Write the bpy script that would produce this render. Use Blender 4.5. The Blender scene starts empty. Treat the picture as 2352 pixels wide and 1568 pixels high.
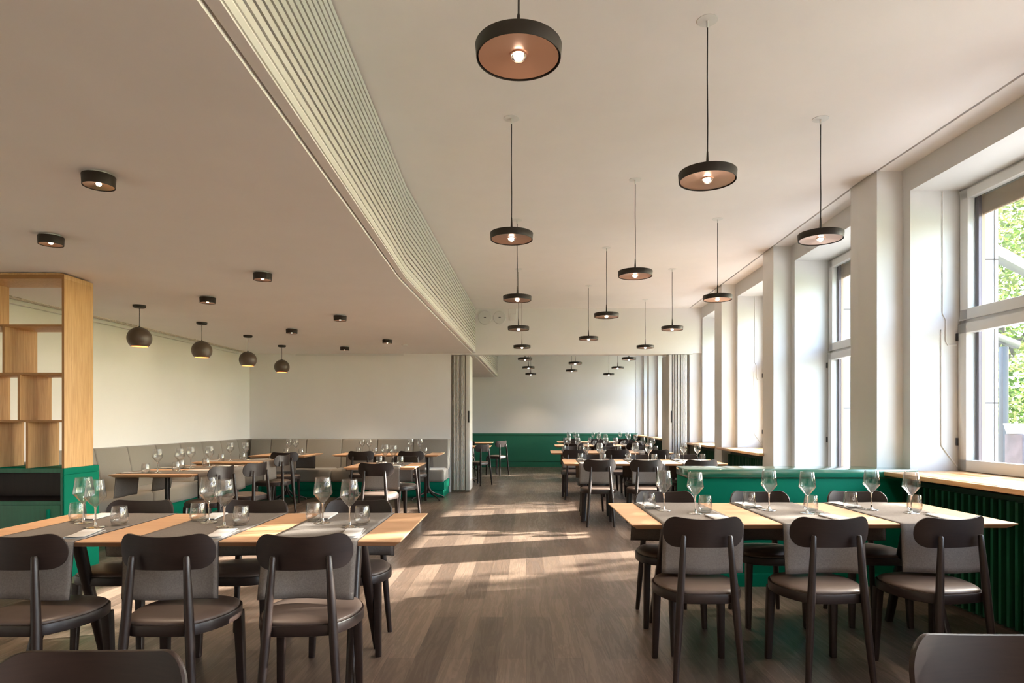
import bpy, bmesh, math, random
from mathutils import Vector, Matrix
PI = math.pi
random.seed(7)
S = bpy.context.scene
COL = S.collection

# ------------------------------------------------------------------ camera
F = 1450.0
EYE = 1.30
cam_d = bpy.data.cameras.new('camera')
cam = bpy.data.objects.new('camera', cam_d)
COL.objects.link(cam)
cam.location = (0, 0, EYE)
cam.rotation_euler = (PI / 2, 0, 0)
cam_d.sensor_width = 36
cam_d.lens = 36 * F / 2352
cam_d.shift_x = -33 / 2352
cam_d.shift_y = 181 / 2352
cam_d.clip_start = 0.05
cam_d.clip_end = 300
S.camera = cam

# ------------------------------------------------------------------ view, world, sun
S.view_settings.view_transform = 'Standard'
S.view_settings.look = 'None'
S.view_settings.gamma = 1
S.view_settings.use_curve_mapping = False
S.view_settings.exposure = 0.18
S.cycles.use_denoising = True
S.cycles.max_bounces = 12
S.cycles.diffuse_bounces = 7
S.cycles.glossy_bounces = 4
S.cycles.transmission_bounces = 8
S.cycles.transparent_max_bounces = 32
S.cycles.caustics_reflective = False
S.cycles.caustics_refractive = False
S.cycles.sample_clamp_indirect = 8
S.cycles.use_adaptive_sampling = True
S.cycles.adaptive_threshold = 0.02

SUN_AZ = math.atan2(0.305, 0.952)      # sun stands beyond the window wall, a little ahead of the camera
SUN_EL = math.radians(22)
w = bpy.data.worlds.new('sky')
S.world = w
w.use_nodes = True
wn = w.node_tree
wn.nodes.clear()
sky = wn.nodes.new('ShaderNodeTexSky')
sky.sky_type = 'NISHITA'
sky.sun_disc = False
sky.sun_elevation = math.radians(38)
sky.sun_rotation = PI / 2 - SUN_AZ
sky.air_density = 1.0
sky.dust_density = 2.5
sky.ozone_density = 1.0
bg = wn.nodes.new('ShaderNodeBackground')
bg.inputs['Strength'].default_value = 3.1
wo = wn.nodes.new('ShaderNodeOutputWorld')
wn.links.new(sky.outputs[0], bg.inputs[0])
wn.links.new(bg.outputs[0], wo.inputs[0])

sun_d = bpy.data.lights.new('sun', 'SUN')
sun_d.energy = 85.0
sun_d.angle = math.radians(0.6)
sun_d.color = (1.0, 0.92, 0.84)
sun = bpy.data.objects.new('sun', sun_d)
COL.objects.link(sun)
sd = Vector((math.cos(SUN_AZ) * math.cos(SUN_EL), math.sin(SUN_AZ) * math.cos(SUN_EL), math.sin(SUN_EL)))
sun.rotation_euler = sd.to_track_quat('Z', 'Y').to_euler()
sun.location = (12, 8, 8)

def portal(name, loc, rot, sx, sy):
    d = bpy.data.lights.new(name, 'AREA')
    d.shape = 'RECTANGLE'
    d.size, d.size_y = sx, sy
    d.cycles.is_portal = True
    o = bpy.data.objects.new(name, d)
    COL.objects.link(o)
    o.location = loc
    o.rotation_euler = rot
    return o

# ------------------------------------------------------------------ building bend
VK = 5.4
def sh(v):
    return 0.040 * (VK - v) if v < VK else 0.018 * (v - VK)
def W(u, v):
    return (u + sh(v), v)

# ------------------------------------------------------------------ materials
def nt(name):
    m = bpy.data.materials.new(name)
    m.use_nodes = True
    n = m.node_tree
    b = n.nodes['Principled BSDF']
    return m, n, b

def mat(name, col, rough=0.5, metal=0.0, spec=0.5, noise=0.0, nscale=20, bump=0.0, bscale=200, stretch=None, coat=0.0, sheen=0.0):
    m, n, b = nt(name)
    b.inputs['Base Color'].default_value = (*col, 1)
    b.inputs['Roughness'].default_value = rough
    b.inputs['Metallic'].default_value = metal
    b.inputs['Specular IOR Level'].default_value = spec
    b.inputs['Coat Weight'].default_value = coat
    b.inputs['Coat Roughness'].default_value = 0.15
    b.inputs['Sheen Weight'].default_value = sheen
    tc = n.nodes.new('ShaderNodeTexCoord')
    mp = n.nodes.new('ShaderNodeMapping')
    n.links.new(tc.outputs['Object'], mp.inputs['Vector'])
    if stretch:
        mp.inputs['Scale'].default_value = stretch
    if noise:
        t = n.nodes.new('ShaderNodeTexNoise')
        t.inputs['Scale'].default_value = nscale
        t.inputs['Detail'].default_value = 5
        n.links.new(mp.outputs[0], t.inputs['Vector'])
        r = n.nodes.new('ShaderNodeMapRange')
        r.inputs['From Min'].default_value = 0.3
        r.inputs['From Max'].default_value = 0.7
        r.inputs['To Min'].default_value = 1 - noise
        r.inputs['To Max'].default_value = 1 + noise
        n.links.new(t.outputs['Fac'], r.inputs['Value'])
        x = n.nodes.new('ShaderNodeVectorMath')
        x.operation = 'SCALE'
        x.inputs[0].default_value = col
        n.links.new(r.outputs[0], x.inputs['Scale'])
        n.links.new(x.outputs[0], b.inputs['Base Color'])
    if bump:
        t2 = n.nodes.new('ShaderNodeTexNoise')
        t2.inputs['Scale'].default_value = bscale
        t2.inputs['Detail'].default_value = 3
        n.links.new(mp.outputs[0], t2.inputs['Vector'])
        bp = n.nodes.new('ShaderNodeBump')
        bp.inputs['Strength'].default_value = bump
        bp.inputs['Distance'].default_value = 0.002
        n.links.new(t2.outputs['Fac'], bp.inputs['Height'])
        n.links.new(bp.outputs[0], b.inputs['Normal'])
    return m

def wood(name, c1, c2, scale=(1.5, 22, 22), rough=0.42, axis_noise=3.0, coat=0.0):
    """straight grain running along local X"""
    m, n, b = nt(name)
    tc = n.nodes.new('ShaderNodeTexCoord')
    mp = n.nodes.new('ShaderNodeMapping')
    mp.inputs['Scale'].default_value = scale
    n.links.new(tc.outputs['Object'], mp.inputs['Vector'])
    t = n.nodes.new('ShaderNodeTexNoise')
    t.inputs['Scale'].default_value = axis_noise
    t.inputs['Detail'].default_value = 6
    t.inputs['Roughness'].default_value = 0.6
    t.inputs['Distortion'].default_value = 0.6
    n.links.new(mp.outputs[0], t.inputs['Vector'])
    cr = n.nodes.new('ShaderNodeValToRGB')
    cr.color_ramp.elements[0].position = 0.32
    cr.color_ramp.elements[0].color = (*c1, 1)
    cr.color_ramp.elements[1].position = 0.68
    cr.color_ramp.elements[1].color = (*c2, 1)
    n.links.new(t.outputs['Fac'], cr.inputs['Fac'])
    n.links.new(cr.outputs[0], b.inputs['Base Color'])
    b.inputs['Roughness'].default_value = rough
    b.inputs['Coat Weight'].default_value = coat
    bp = n.nodes.new('ShaderNodeBump')
    bp.inputs['Strength'].default_value = 0.08
    bp.inputs['Distance'].default_value = 0.001
    n.links.new(t.outputs['Fac'], bp.inputs['Height'])
    n.links.new(bp.outputs[0], b.inputs['Normal'])
    return m

def floor_mat():
    m, n, b = nt('dark_oak_planks')
    tc = n.nodes.new('ShaderNodeTexCoord')
    sep = n.nodes.new('ShaderNodeSeparateXYZ')
    n.links.new(tc.outputs['Object'], sep.inputs[0])
    # planks 0.15 wide running along Y, 1.1 long, each with its own tone
    cmb = n.nodes.new('ShaderNodeCombineXYZ')
    n.links.new(sep.outputs['Y'], cmb.inputs['X'])
    n.links.new(sep.outputs['X'], cmb.inputs['Y'])
    br = n.nodes.new('ShaderNodeTexBrick')
    br.offset = 0.37
    br.offset_frequency = 2
    br.inputs['Scale'].default_value = 1.0
    br.inputs['Mortar Size'].default_value = 0.0012
    br.inputs['Mortar Smooth'].default_value = 0.3
    br.inputs['Bias'].default_value = 0.0
    br.inputs['Brick Width'].default_value = 1.15
    br.inputs['Row Height'].default_value = 0.152
    br.inputs['Color1'].default_value = (0.050, 0.032, 0.023, 1)
    br.inputs['Color2'].default_value = (0.128, 0.089, 0.065, 1)
    br.inputs['Mortar'].default_value = (0.02, 0.012, 0.008, 1)
    n.links.new(cmb.outputs[0], br.inputs['Vector'])
    mp = n.nodes.new('ShaderNodeMapping')
    mp.inputs['Scale'].default_value = (9, .75, 1)
    n.links.new(tc.outputs['Object'], mp.inputs['Vector'])
    t = n.nodes.new('ShaderNodeTexNoise')
    t.inputs['Scale'].default_value = 2.2
    t.inputs['Detail'].default_value = 8
    t.inputs['Roughness'].default_value = 0.62
    t.inputs['Distortion'].default_value = 1.6
    n.links.new(mp.outputs[0], t.inputs['Vector'])
    wv = n.nodes.new('ShaderNodeMath')
    wv.operation = 'MULTIPLY'
    wv.inputs[1].default_value = 20
    n.links.new(t.outputs['Fac'], wv.inputs[0])
    sn = n.nodes.new('ShaderNodeMath')
    sn.operation = 'SINE'
    n.links.new(wv.outputs[0], sn.inputs[0])
    mr = n.nodes.new('ShaderNodeMapRange')
    mr.inputs['From Min'].default_value = -1
    mr.inputs['To Min'].default_value = 0.86
    mr.inputs['To Max'].default_value = 1.14
    n.links.new(sn.outputs[0], mr.inputs['Value'])
    ml = n.nodes.new('ShaderNodeVectorMath')
    ml.operation = 'SCALE'
    n.links.new(br.outputs['Color'], ml.inputs[0])
    n.links.new(mr.outputs[0], ml.inputs['Scale'])
    n.links.new(ml.outputs[0], b.inputs['Base Color'])
    rr = n.nodes.new('ShaderNodeMapRange')
    rr.inputs['From Min'].default_value = -1
    rr.inputs['To Min'].default_value = 0.40
    rr.inputs['To Max'].default_value = 0.30
    n.links.new(sn.outputs[0], rr.inputs['Value'])
    n.links.new(rr.outputs[0], b.inputs['Roughness'])
    b.inputs['Specular IOR Level'].default_value = 0.6
    b.inputs['Coat Weight'].default_value = 0.3
    b.inputs['Coat Roughness'].default_value = 0.26
    bp = n.nodes.new('ShaderNodeBump')
    bp.inputs['Strength'].default_value = 0.15
    bp.inputs['Distance'].default_value = 0.0015
    n.links.new(sn.outputs[0], bp.inputs['Height'])
    n.links.new(bp.outputs[0], b.inputs['Normal'])
    return m

def glass_mat(name, tint=(1, 1, 1), rough=0.0):
    m, n, b = nt(name)
    b.inputs['Base Color'].default_value = (*tint, 1)
    b.inputs['Roughness'].default_value = rough
    b.inputs['IOR'].default_value = 1.48
    b.inputs['Transmission Weight'].default_value = 1.0
    return m

def pane_mat():
    m = bpy.data.materials.new('window_pane')
    m.use_nodes = True
    n = m.node_tree
    n.nodes.clear()
    o = n.nodes.new('ShaderNodeOutputMaterial')
    tr = n.nodes.new('ShaderNodeBsdfTransparent')
    tr.inputs[0].default_value = (0.96, 0.98, 0.97, 1)
    gl = n.nodes.new('ShaderNodeBsdfGlossy')
    gl.inputs['Roughness'].default_value = 0.01
    lw = n.nodes.new('ShaderNodeLayerWeight')
    lw.inputs[0].default_value = 0.5
    pw = n.nodes.new('ShaderNodeMath')
    pw.operation = 'POWER'
    pw.inputs[1].default_value = 5
    n.links.new(lw.outputs['Facing'], pw.inputs[0])
    fr = n.nodes.new('ShaderNodeMapRange')
    fr.inputs['To Min'].default_value = 0.035
    fr.inputs['To Max'].default_value = 0.8
    n.links.new(pw.outputs[0], fr.inputs['Value'])
    mx = n.nodes.new('ShaderNodeMixShader')
    n.links.new(fr.outputs[0], mx.inputs[0])
    n.links.new(tr.outputs[0], mx.inputs[1])
    n.links.new(gl.outputs[0], mx.inputs[2])
    n.links.new(mx.outputs[0], o.inputs[0])
    return m

def thin_glass(name):
    """thin blown glass wall: clear face on, mirroring towards the rim, a little refraction"""
    m, n, b = nt(name)
    b.inputs['Roughness'].default_value = 0.0
    b.inputs['IOR'].default_value = 1.45
    b.inputs['Transmission Weight'].default_value = 1.0
    tr = n.nodes.new('ShaderNodeBsdfTransparent')
    tr.inputs[0].default_value = (0.985, 0.99, 0.99, 1)
    gl = n.nodes.new('ShaderNodeBsdfGlossy')
    gl.inputs['Roughness'].default_value = 0.02
    lw = n.nodes.new('ShaderNodeLayerWeight')
    lw.inputs[0].default_value = 0.5
    pw = n.nodes.new('ShaderNodeMath')
    pw.operation = 'POWER'
    pw.inputs[1].default_value = 2.6
    n.links.new(lw.outputs['Facing'], pw.inputs[0])
    mr = n.nodes.new('ShaderNodeMapRange')
    mr.inputs['To Min'].default_value = 0.04
    mr.inputs['To Max'].default_value = 1.0
    n.links.new(pw.outputs[0], mr.inputs['Value'])
    mx = n.nodes.new('ShaderNodeMixShader')
    n.links.new(mr.outputs[0], mx.inputs[0])
    n.links.new(tr.outputs[0], mx.inputs[1])
    n.links.new(gl.outputs[0], mx.inputs[2])
    m2 = n.nodes.new('ShaderNodeMixShader')
    m2.inputs[0].default_value = 0.10
    n.links.new(mx.outputs[0], m2.inputs[1])
    n.links.new(b.outputs[0], m2.inputs[2])
    n.links.new(m2.outputs[0], n.nodes['Material Output'].inputs[0])
    return m

def emit(name, col, s):
    m, n, b = nt(name)
    b.inputs['Base Color'].default_value = (*col, 1)
    b.inputs['Emission Color'].default_value = (*col, 1)
    b.inputs['Emission Strength'].default_value = s
    return m

def brushed_copper():
    m, n, b = nt('copper_reflector')
    b.inputs['Base Color'].default_value = (0.70, 0.45, 0.33, 1)
    b.inputs['Metallic'].default_value = 1.0
    b.inputs['Roughness'].default_value = 0.32
    b.inputs['Anisotropic'].default_value = 0.6
    tg = n.nodes.new('ShaderNodeTangent')
    tg.direction_type = 'RADIAL'
    tg.axis = 'Z'
    n.links.new(tg.outputs[0], b.inputs['Tangent'])
    return m

def vent_mat():
    """painted strip with rows of short slots"""
    m, n, b = nt('slotted_grille')
    tc = n.nodes.new('ShaderNodeTexCoord')
    sp = n.nodes.new('ShaderNodeSeparateXYZ')
    n.links.new(tc.outputs['Object'], sp.inputs[0])
    cb = n.nodes.new('ShaderNodeCombineXYZ')
    n.links.new(sp.outputs['Y'], cb.inputs['X'])
    n.links.new(sp.outputs['X'], cb.inputs['Y'])
    br = n.nodes.new('ShaderNodeTexBrick')
    br.offset = 0.5
    br.inputs['Scale'].default_value = 1
    br.inputs['Brick Width'].default_value = 0.11
    br.inputs['Row Height'].default_value = 0.032
    br.inputs['Mortar Size'].default_value = 0.012
    br.inputs['Mortar Smooth'].default_value = 0.0
    br.inputs['Color1'].default_value = (0.36, 0.31, 0.26, 1)
    br.inputs['Color2'].default_value = (0.36, 0.31, 0.26, 1)
    br.inputs['Mortar'].default_value = (0.75, 0.68, 0.60, 1)
    n.links.new(cb.outputs[0], br.inputs['Vector'])
    n.links.new(br.outputs['Color'], b.inputs['Base Color'])
    b.inputs['Roughness'].default_value = 0.7
    return m

def leaf_mat(name, c):
    m, n, b = nt(name)
    b.inputs['Roughness'].default_value = 0.5
    tc = n.nodes.new('ShaderNodeTexCoord')
    t = n.nodes.new('ShaderNodeTexNoise')
    t.inputs['Scale'].default_value = 1.7
    n.links.new(tc.outputs['Object'], t.inputs['Vector'])
    cr = n.nodes.new('ShaderNodeValToRGB')
    cr.color_ramp.elements[0].position = 0.35
    cr.color_ramp.elements[0].color = (*c, 1)
    cr.color_ramp.elements[1].position = 0.65
    cr.color_ramp.elements[1].color = (c[0] * 2.2, c[1] * 1.5, c[2] * 1.6, 1)
    n.links.new(t.outputs['Fac'], cr.inputs['Fac'])
    n.links.new(cr.outputs[0], b.inputs['Base Color'])
    tl = n.nodes.new('ShaderNodeBsdfTranslucent')
    n.links.new(cr.outputs[0], tl.inputs[0])
    mx = n.nodes.new('ShaderNodeMixShader')
    mx.inputs[0].default_value = 0.5
    o = n.nodes['Material Output']
    n.links.new(b.outputs[0], mx.inputs[1])
    n.links.new(tl.outputs[0], mx.inputs[2])
    n.links.new(mx.outputs[0], o.inputs[0])
    return m

M = dict(
    ceil=mat('ceiling_paint', (0.81, 0.775, 0.76), 0.85, noise=0.015, nscale=3, bump=0.05, bscale=90),
    wall=mat('wall_paint', (0.79, 0.78, 0.765), 0.8, noise=0.015, nscale=2, bump=0.05, bscale=80),
    white=mat('white_lacquer', (0.68, 0.675, 0.66), 0.4),
    slat=mat('slatted_fascia_paint', (0.60, 0.585, 0.545), 0.7),
    gap=mat('dark_shadow_gap', (0.12, 0.075, 0.045), 0.9),
    taupe=mat('groove_backing', (0.11, 0.085, 0.06), 0.9),
    floor=floor_mat(),
    green=mat('green_lacquer', (0.0, 0.135, 0.078), 0.65, spec=0.08, noise=0.03, nscale=2),
    dgreen=mat('dark_green_stain_and_shade', (0.008, 0.085, 0.042), 0.45, noise=0.12, nscale=6, stretch=(8, 8, 0.6)),
    niche=mat('niche_wood', (0.02, 0.010, 0.008), 0.5, noise=0.2, nscale=5, stretch=(12, 12, 0.8)),
    oak=wood('oak_veneer', (0.50, 0.285, 0.115), (0.66, 0.42, 0.20), scale=(22, 22, 1.2), rough=0.5),
    oakedge=mat('oak_edge', (0.30, 0.145, 0.045), 0.5, noise=0.1, nscale=10),
    sill=wood('sill_oak', (0.50, 0.29, 0.13), (0.68, 0.45, 0.25), scale=(26, 1.3, 26), rough=0.33),
    table=wood('table_beech', (0.50, 0.27, 0.135), (0.64, 0.39, 0.225), scale=(1.2, 20, 20), rough=0.40),
    chair=mat('dark_stained_wood', (0.014, 0.0072, 0.0055), 0.40, spec=0.42, noise=0.25, nscale=14, stretch=(1, 1, 12), bump=0.04, bscale=120),
    leather=mat('brown_leather', (0.085, 0.060, 0.048), 0.42, spec=0.4, bump=0.06, bscale=350, noise=0.04, nscale=8),
    metal=mat('dark_metal', (0.05, 0.043, 0.04), 0.4, metal=0.7),
    steel=mat('polished_steel', (0.75, 0.72, 0.68), 0.18, metal=1.0),
    cloth=mat('runner_linen', (0.175, 0.155, 0.138), 0.95, spec=0.1, noise=0.14, nscale=160, bump=0.4, bscale=500),
    hem=mat('runner_hem', (0.03, 0.024, 0.022), 0.9),
    napkin=mat('white_napkin', (0.58, 0.57, 0.56), 0.85, bump=0.2, bscale=350),
    bench=mat('grey_upholstery', (0.235, 0.215, 0.185), 0.95, noise=0.08, nscale=220, bump=0.3, bscale=500, sheen=0.3),
    seam=mat('dark_seam', (0.05, 0.042, 0.035), 0.9),
    black=mat('black_lamp_body', (0.020, 0.014, 0.010), 0.5, spec=0.35),
    brown=mat('brown_lamp_body', (0.085, 0.058, 0.042), 0.42),
    copper=brushed_copper(),
    cord=mat('black_cord', (0.012, 0.01, 0.01), 0.6),
    glass=thin_glass('clear_glass'),
    crystal=glass_mat('solid_glass'),
    lens=glass_mat('lens_glass', rough=0.03),
    etch=mat('white_print', (0.9, 0.9, 0.9), 0.5),
    pane=pane_mat(),
    led=emit('lamp_light', (1.0, 0.88, 0.74), 60.0),
    led2=emit('spot_light', (1.0, 0.80, 0.58), 9.0),
    bowlin=mat('cream_shade_inside', (0.85, 0.55, 0.30), 0.6),
    vent=vent_mat(),
    stone=mat('pale_stone', (0.42, 0.42, 0.42), 0.8, noise=0.06, nscale=8, bump=0.3, bscale=60),
    joint=mat('stone_joint', (0.09, 0.075, 0.065), 0.9),
    blindrail=mat('blue_brown_rail', (0.10, 0.075, 0.085), 0.4, metal=0.4),
    blind=mat('taupe_blind', (0.33, 0.24, 0.17), 0.8),
    alu=mat('grey_aluminium', (0.04, 0.042, 0.048), 0.5, metal=0.2),
    terrace=mat('terrace_paving', (0.36, 0.35, 0.33), 0.85, noise=0.08, nscale=4),
    lawn=mat('grass_ground', (0.12, 0.20, 0.05), 0.9, noise=0.3, nscale=6),
    rust=mat('weathered_planter', (0.060, 0.045, 0.055), 0.6, noise=0.35, nscale=7),
    zinc=mat('zinc_bucket', (0.6, 0.6, 0.58), 0.4, metal=0.6),
    bark=mat('tree_bark', (0.07, 0.055, 0.045), 0.9, noise=0.3, nscale=9, bump=0.6, bscale=20),
    leaf=leaf_mat('light_leaves', (0.075, 0.115, 0.035)),
    leaf2=leaf_mat('mid_leaves', (0.045, 0.10, 0.02)),
)

# ------------------------------------------------------------------ mesh helpers
class MB:
    def __init__(s):
        s.v, s.f, s.m = [], [], []
    def add(s, vs, fs, mi=0):
        b = len(s.v)
        s.v += [tuple(p) for p in vs]
        for f in fs:
            s.f.append([b + i for i in f])
            s.m.append(mi)
        return s
    def box(s, x0, x1, y0, y1, z0, z1, mi=0):
        vs = [(x, y, z) for z in (z0, z1) for y in (y0, y1) for x in (x0, x1)]
        return s.add(vs, [(0, 2, 3, 1), (4, 5, 7, 6), (0, 1, 5, 4), (2, 6, 7, 3), (0, 4, 6, 2), (1, 3, 7, 5)], mi)
    def ubox(s, u0, u1, v0, v1, z0, z1, mi=0):
        cuts = [v0] + ([VK] if v0 < VK < v1 else []) + [v1]
        return s.strip([(c, u0, u1) for c in cuts], z0, z1, mi)
    def strip(s, rows, z0, z1, mi=0):
        """closed prism whose plan is a strip: rows = (v, u_left, u_right) in bent building coordinates"""
        n = len(rows)
        vs = []
        for z in (z0, z1):
            for v, a, b in rows:
                vs += [(*W(a, v), z), (*W(b, v), z)]
        fs = []
        k = 2 * n
        for i in range(n - 1):
            a, b, c, d = 2 * i, 2 * i + 1, 2 * i + 3, 2 * i + 2
            fs += [(a, d, c, b), (k + a, k + b, k + c, k + d), (a, k + a, k + d, d), (b, c, k + c, k + b)]
        fs += [(0, 1, k + 1, k), (2 * n - 2, k + 2 * n - 2, k + 2 * n - 1, 2 * n - 1)]
        return s.add(vs, fs, mi)
    def prism(s, pts, z0, z1, mi=0):
        n = len(pts)
        vs = [(x, y, z0) for x, y in pts] + [(x, y, z1) for x, y in pts]
        fs = [tuple(reversed(range(n))), tuple(range(n, 2 * n))]
        fs += [(i, (i + 1) % n, n + (i + 1) % n, n + i) for i in range(n)]
        return s.add(vs, fs, mi)
    def lathe(s, prof, n=32, c=(0, 0, 0), mi=0, cap=True):
        vs, fs = [], []
        k = len(prof)
        for r, z in prof:
            for i in range(n):
                a = 2 * PI * i / n
                vs.append((c[0] + r * math.cos(a), c[1] + r * math.sin(a), c[2] + z))
        for j in range(k - 1):
            for i in range(n):
                a, b = j * n + i, j * n + (i + 1) % n
                fs.append((a, b, b + n, a + n))
        if cap:
            if prof[0][0] > 1e-6:
                fs.append(tuple(reversed(range(n))))
            if prof[-1][0] > 1e-6:
                fs.append(tuple(range((k - 1) * n, k * n)))
        return s.add(vs, fs, mi)
    def tube(s, pts, rad, n=10, mi=0, square=False, twist=0):
        pts = [Vector(p) for p in pts]
        if not isinstance(rad, (list, tuple)):
            rad = [rad] * len(pts)
        vs, fs = [], []
        ref = None
        for i, p in enumerate(pts):
            d = (pts[min(i + 1, len(pts) - 1)] - pts[max(i - 1, 0)]).normalized()
            if ref is None:
                ref = Vector((1, 0, 0)) if abs(d.x) < 0.9 else Vector((0, 1, 0))
            a = (ref - d * ref.dot(d)).normalized()
            b = d.cross(a)
            ref = a
            for k in range(n):
                t = 2 * PI * k / n + twist
                q = 1.0
                if square:
                    ct, st = abs(math.cos(t)), abs(math.sin(t))
                    q = 1.0 / ((ct ** 5 + st ** 5) ** 0.2)
                vs.append(p + (a * math.cos(t) + b * math.sin(t)) * rad[i] * q)
        for j in range(len(pts) - 1):
            for k in range(n):
                a0, b0 = j * n + k, j * n + (k + 1) % n
                fs.append((a0, b0, b0 + n, a0 + n))
        fs.append(tuple(reversed(range(n))))
        fs.append(tuple(range((len(pts) - 1) * n, len(pts) * n)))
        return s.add(vs, fs, mi)
    def mesh(s, name, mats, smooth=None, bevel=0, seg=2):
        me = bpy.data.meshes.new(name)
        me.from_pydata(s.v, [], s.f)
        if not isinstance(mats, (list, tuple)):
            mats = [mats]
        for m in mats:
            me.materials.append(m)
        me.polygons.foreach_set('material_index', s.m)
        bm = bmesh.new()
        bm.from_mesh(me)
        bmesh.ops.remove_doubles(bm, verts=bm.verts, dist=1e-6)
        bmesh.ops.recalc_face_normals(bm, faces=bm.faces)
        if bevel:
            es = [e for e in bm.edges if len(e.link_faces) == 2 and e.calc_face_angle(0) > 0.6]
            bmesh.ops.bevel(bm, geom=es, offset=bevel, segments=seg, affect='EDGES', profile=0.5, clamp_overlap=True)
        bm.to_mesh(me)
        bm.free()
        if smooth or bevel:
            me.polygons.foreach_set('use_smooth', [True] * len(me.polygons))
            me.set_sharp_from_angle(angle=math.radians(smooth or 35))
        me.update()
        return me

def obj(name, data, parent=None, loc=(0, 0, 0), rot=(0, 0, 0)):
    o = bpy.data.objects.new(name, data)
    COL.objects.link(o)
    o.location = loc
    o.rotation_euler = rot
    if parent:
        o.parent = parent
    return o

def tag(o, label=None, cat=None, group=None, kind=None):
    if label: o['label'] = label
    if cat: o['category'] = cat
    if group: o['group'] = group
    if kind: o['kind'] = kind
    return o

def thing(name, label, cat, loc=(0, 0, 0), rz=0, group=None):
    o = bpy.data.objects.new(name, None)
    COL.objects.link(o)
    o.empty_display_size = 0.1
    o.location = loc
    o.rotation_euler = (0, 0, rz)
    return tag(o, label, cat, group)

def struct(name, mb, m, parent=None, smooth=None, bevel=0):
    o = obj(name, mb.mesh(name, m, smooth, bevel), parent)
    if parent is None:
        o['kind'] = 'structure'
    return o

KIDS = {}
def dup(root, loc, rz, label, group=None):
    """copy a thing, its parts and their sub-parts"""
    r = root.copy()
    COL.objects.link(r)
    r.location = loc
    r.rotation_euler = (0, 0, rz)
    r['label'] = label
    if group: r['group'] = group
    def rec(src, dst):
        for ch in KIDS.get(src.name) or KIDS.setdefault(src.name, list(src.children)):
            c = ch.copy()
            COL.objects.link(c)
            c.parent = dst
            rec(ch, c)
    rec(root, r)
    return r

# ------------------------------------------------------------------ setting: floor, ceilings, walls
ZC, ZL = 3.32, 2.51
YB = -4.5                     # wall behind the camera
YP = 11.42                    # folding partition
YE = 17.7                     # far wall
def tilt(x, y):
    return y - 0.022 * x

fl = MB().prism([(-5.7, YB - .2), (4.3, YB - .2), (4.3, YE + .5), (-5.7, YE + .5)], -0.12, 0)
struct('floor', fl, M['floor'])

c = MB()
c.ubox(-1.06, 2.82, YB, YE + .3, ZC, ZC + .15)
c.ubox(2.85, 3.2, YB, YE + .3, ZC + .006, ZC + .15)
struct('ceiling', c, M['ceil'])
struct('trim_1', MB().ubox(2.79, 2.88, YB, YE + .3, ZC + .05, ZC + .14), M['gap'])
c = MB()
c.ubox(-5.3, -1.092, YB, YE + .3, ZL, ZL + .12)
c.ubox(-1.080, -1.035, YB, YE + .3, ZL + .012, ZL + .12)
struct('ceiling_low', c, M['ceil'])
struct('trim_2', MB().ubox(-1.10, -1.07, YB, YE + .3, ZL + .05, ZL + .11), M['gap'])

# slatted beam face between the low and the high ceiling
b = MB()
b.ubox(-1.14, -1.042, YB, YE + .3, ZL + .03, ZC + .02, 0)
pitch = (ZC - 2.53) / 15
for i in range(15):
    z0 = 2.53 + i * pitch
    b.ubox(-1.06, -1.028, YB, YE + .3, z0, z0 + pitch * 0.68, 1)
o = struct('trim_3', b, [M['taupe'], M['slat']])
o['label'] = 'slatted fascia beam between low and high ceiling'

# left wall, with slotted grille and rail at its top
struct('wall_left', MB().ubox(-5.45, -5.165, YB, YE + .3, 0, ZL + .05), M['wall'])
struct('trim_4', MB().ubox(-5.165, -5.02, 3.0, YP - .15, ZL - .006, ZL + .005), M['vent'])
struct('trim_5', MB().ubox(-5.155, -5.11, 3.0, 7.2, ZL - .05, ZL - .008).ubox(-5.155, -5.11, 7.26, 11.0, ZL - .05, ZL - .008), M['white'], bevel=0.004)

# back wall of the low part, partition header and the room beyond
def yb(x, d=0):
    return tilt(x, YP + d)
b = MB()
b.prism([(-5.4, yb(-5.4)), (-1.36, yb(-1.36)), (-1.36, yb(-1.36, .22)), (-5.4, yb(-5.4, .22))], 0, ZL + .01)
struct('wall_back', b, M['wall'])
x0, x1 = -1.02, 3.0
b = MB()
b.prism([(-1.36, yb(-1.36)), (3.25, yb(3.25)), (3.25, yb(3.25, .22)), (-1.36, yb(-1.36, .22))], ZL + .0, ZC + .02)
struct('wall_partition', b, M['wall'])
b = MB()
b.prism([(-1.36, yb(-1.36, -.012)), (2.99, yb(2.99, -.012)), (2.99, yb(2.99, .23)), (-1.36, yb(-1.36, .23))], ZL - .022, ZL + .0)
struct('trim_6', b, M['wall'])
b = MB()
b.prism([(-5.6, tilt(-5.6, YE)), (3.6, tilt(3.6, YE)), (3.6, tilt(3.6, YE + .3)), (-5.6, tilt(-5.6, YE + .3))], 0, ZC + .1)
struct('wall_far', b, M['wall'])
# green panelling on the far wall
b = MB()
b.prism([(-5.1, tilt(-5.1, YE - .03)), (3.1, tilt(3.1, YE - .03)), (3.1, tilt(3.1, YE)), (-5.1, tilt(-5.1, YE))], 0.0, 0.93, 0)
for z0, z1 in ((0.0, 0.135), (0.15, 0.865), (0.88, 0.935)):
    b.prism([(-5.1, tilt(-5.1, YE - .045)), (3.1, tilt(3.1, YE - .045)), (3.1, tilt(3.1, YE - .03)), (-5.1, tilt(-5.1, YE - .03))], z0, z1, 1)
struct('baseboard_far', b, [M['dgreen'], mat('mid_green_panel', (0.012, 0.15, 0.085), 0.5)])

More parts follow.
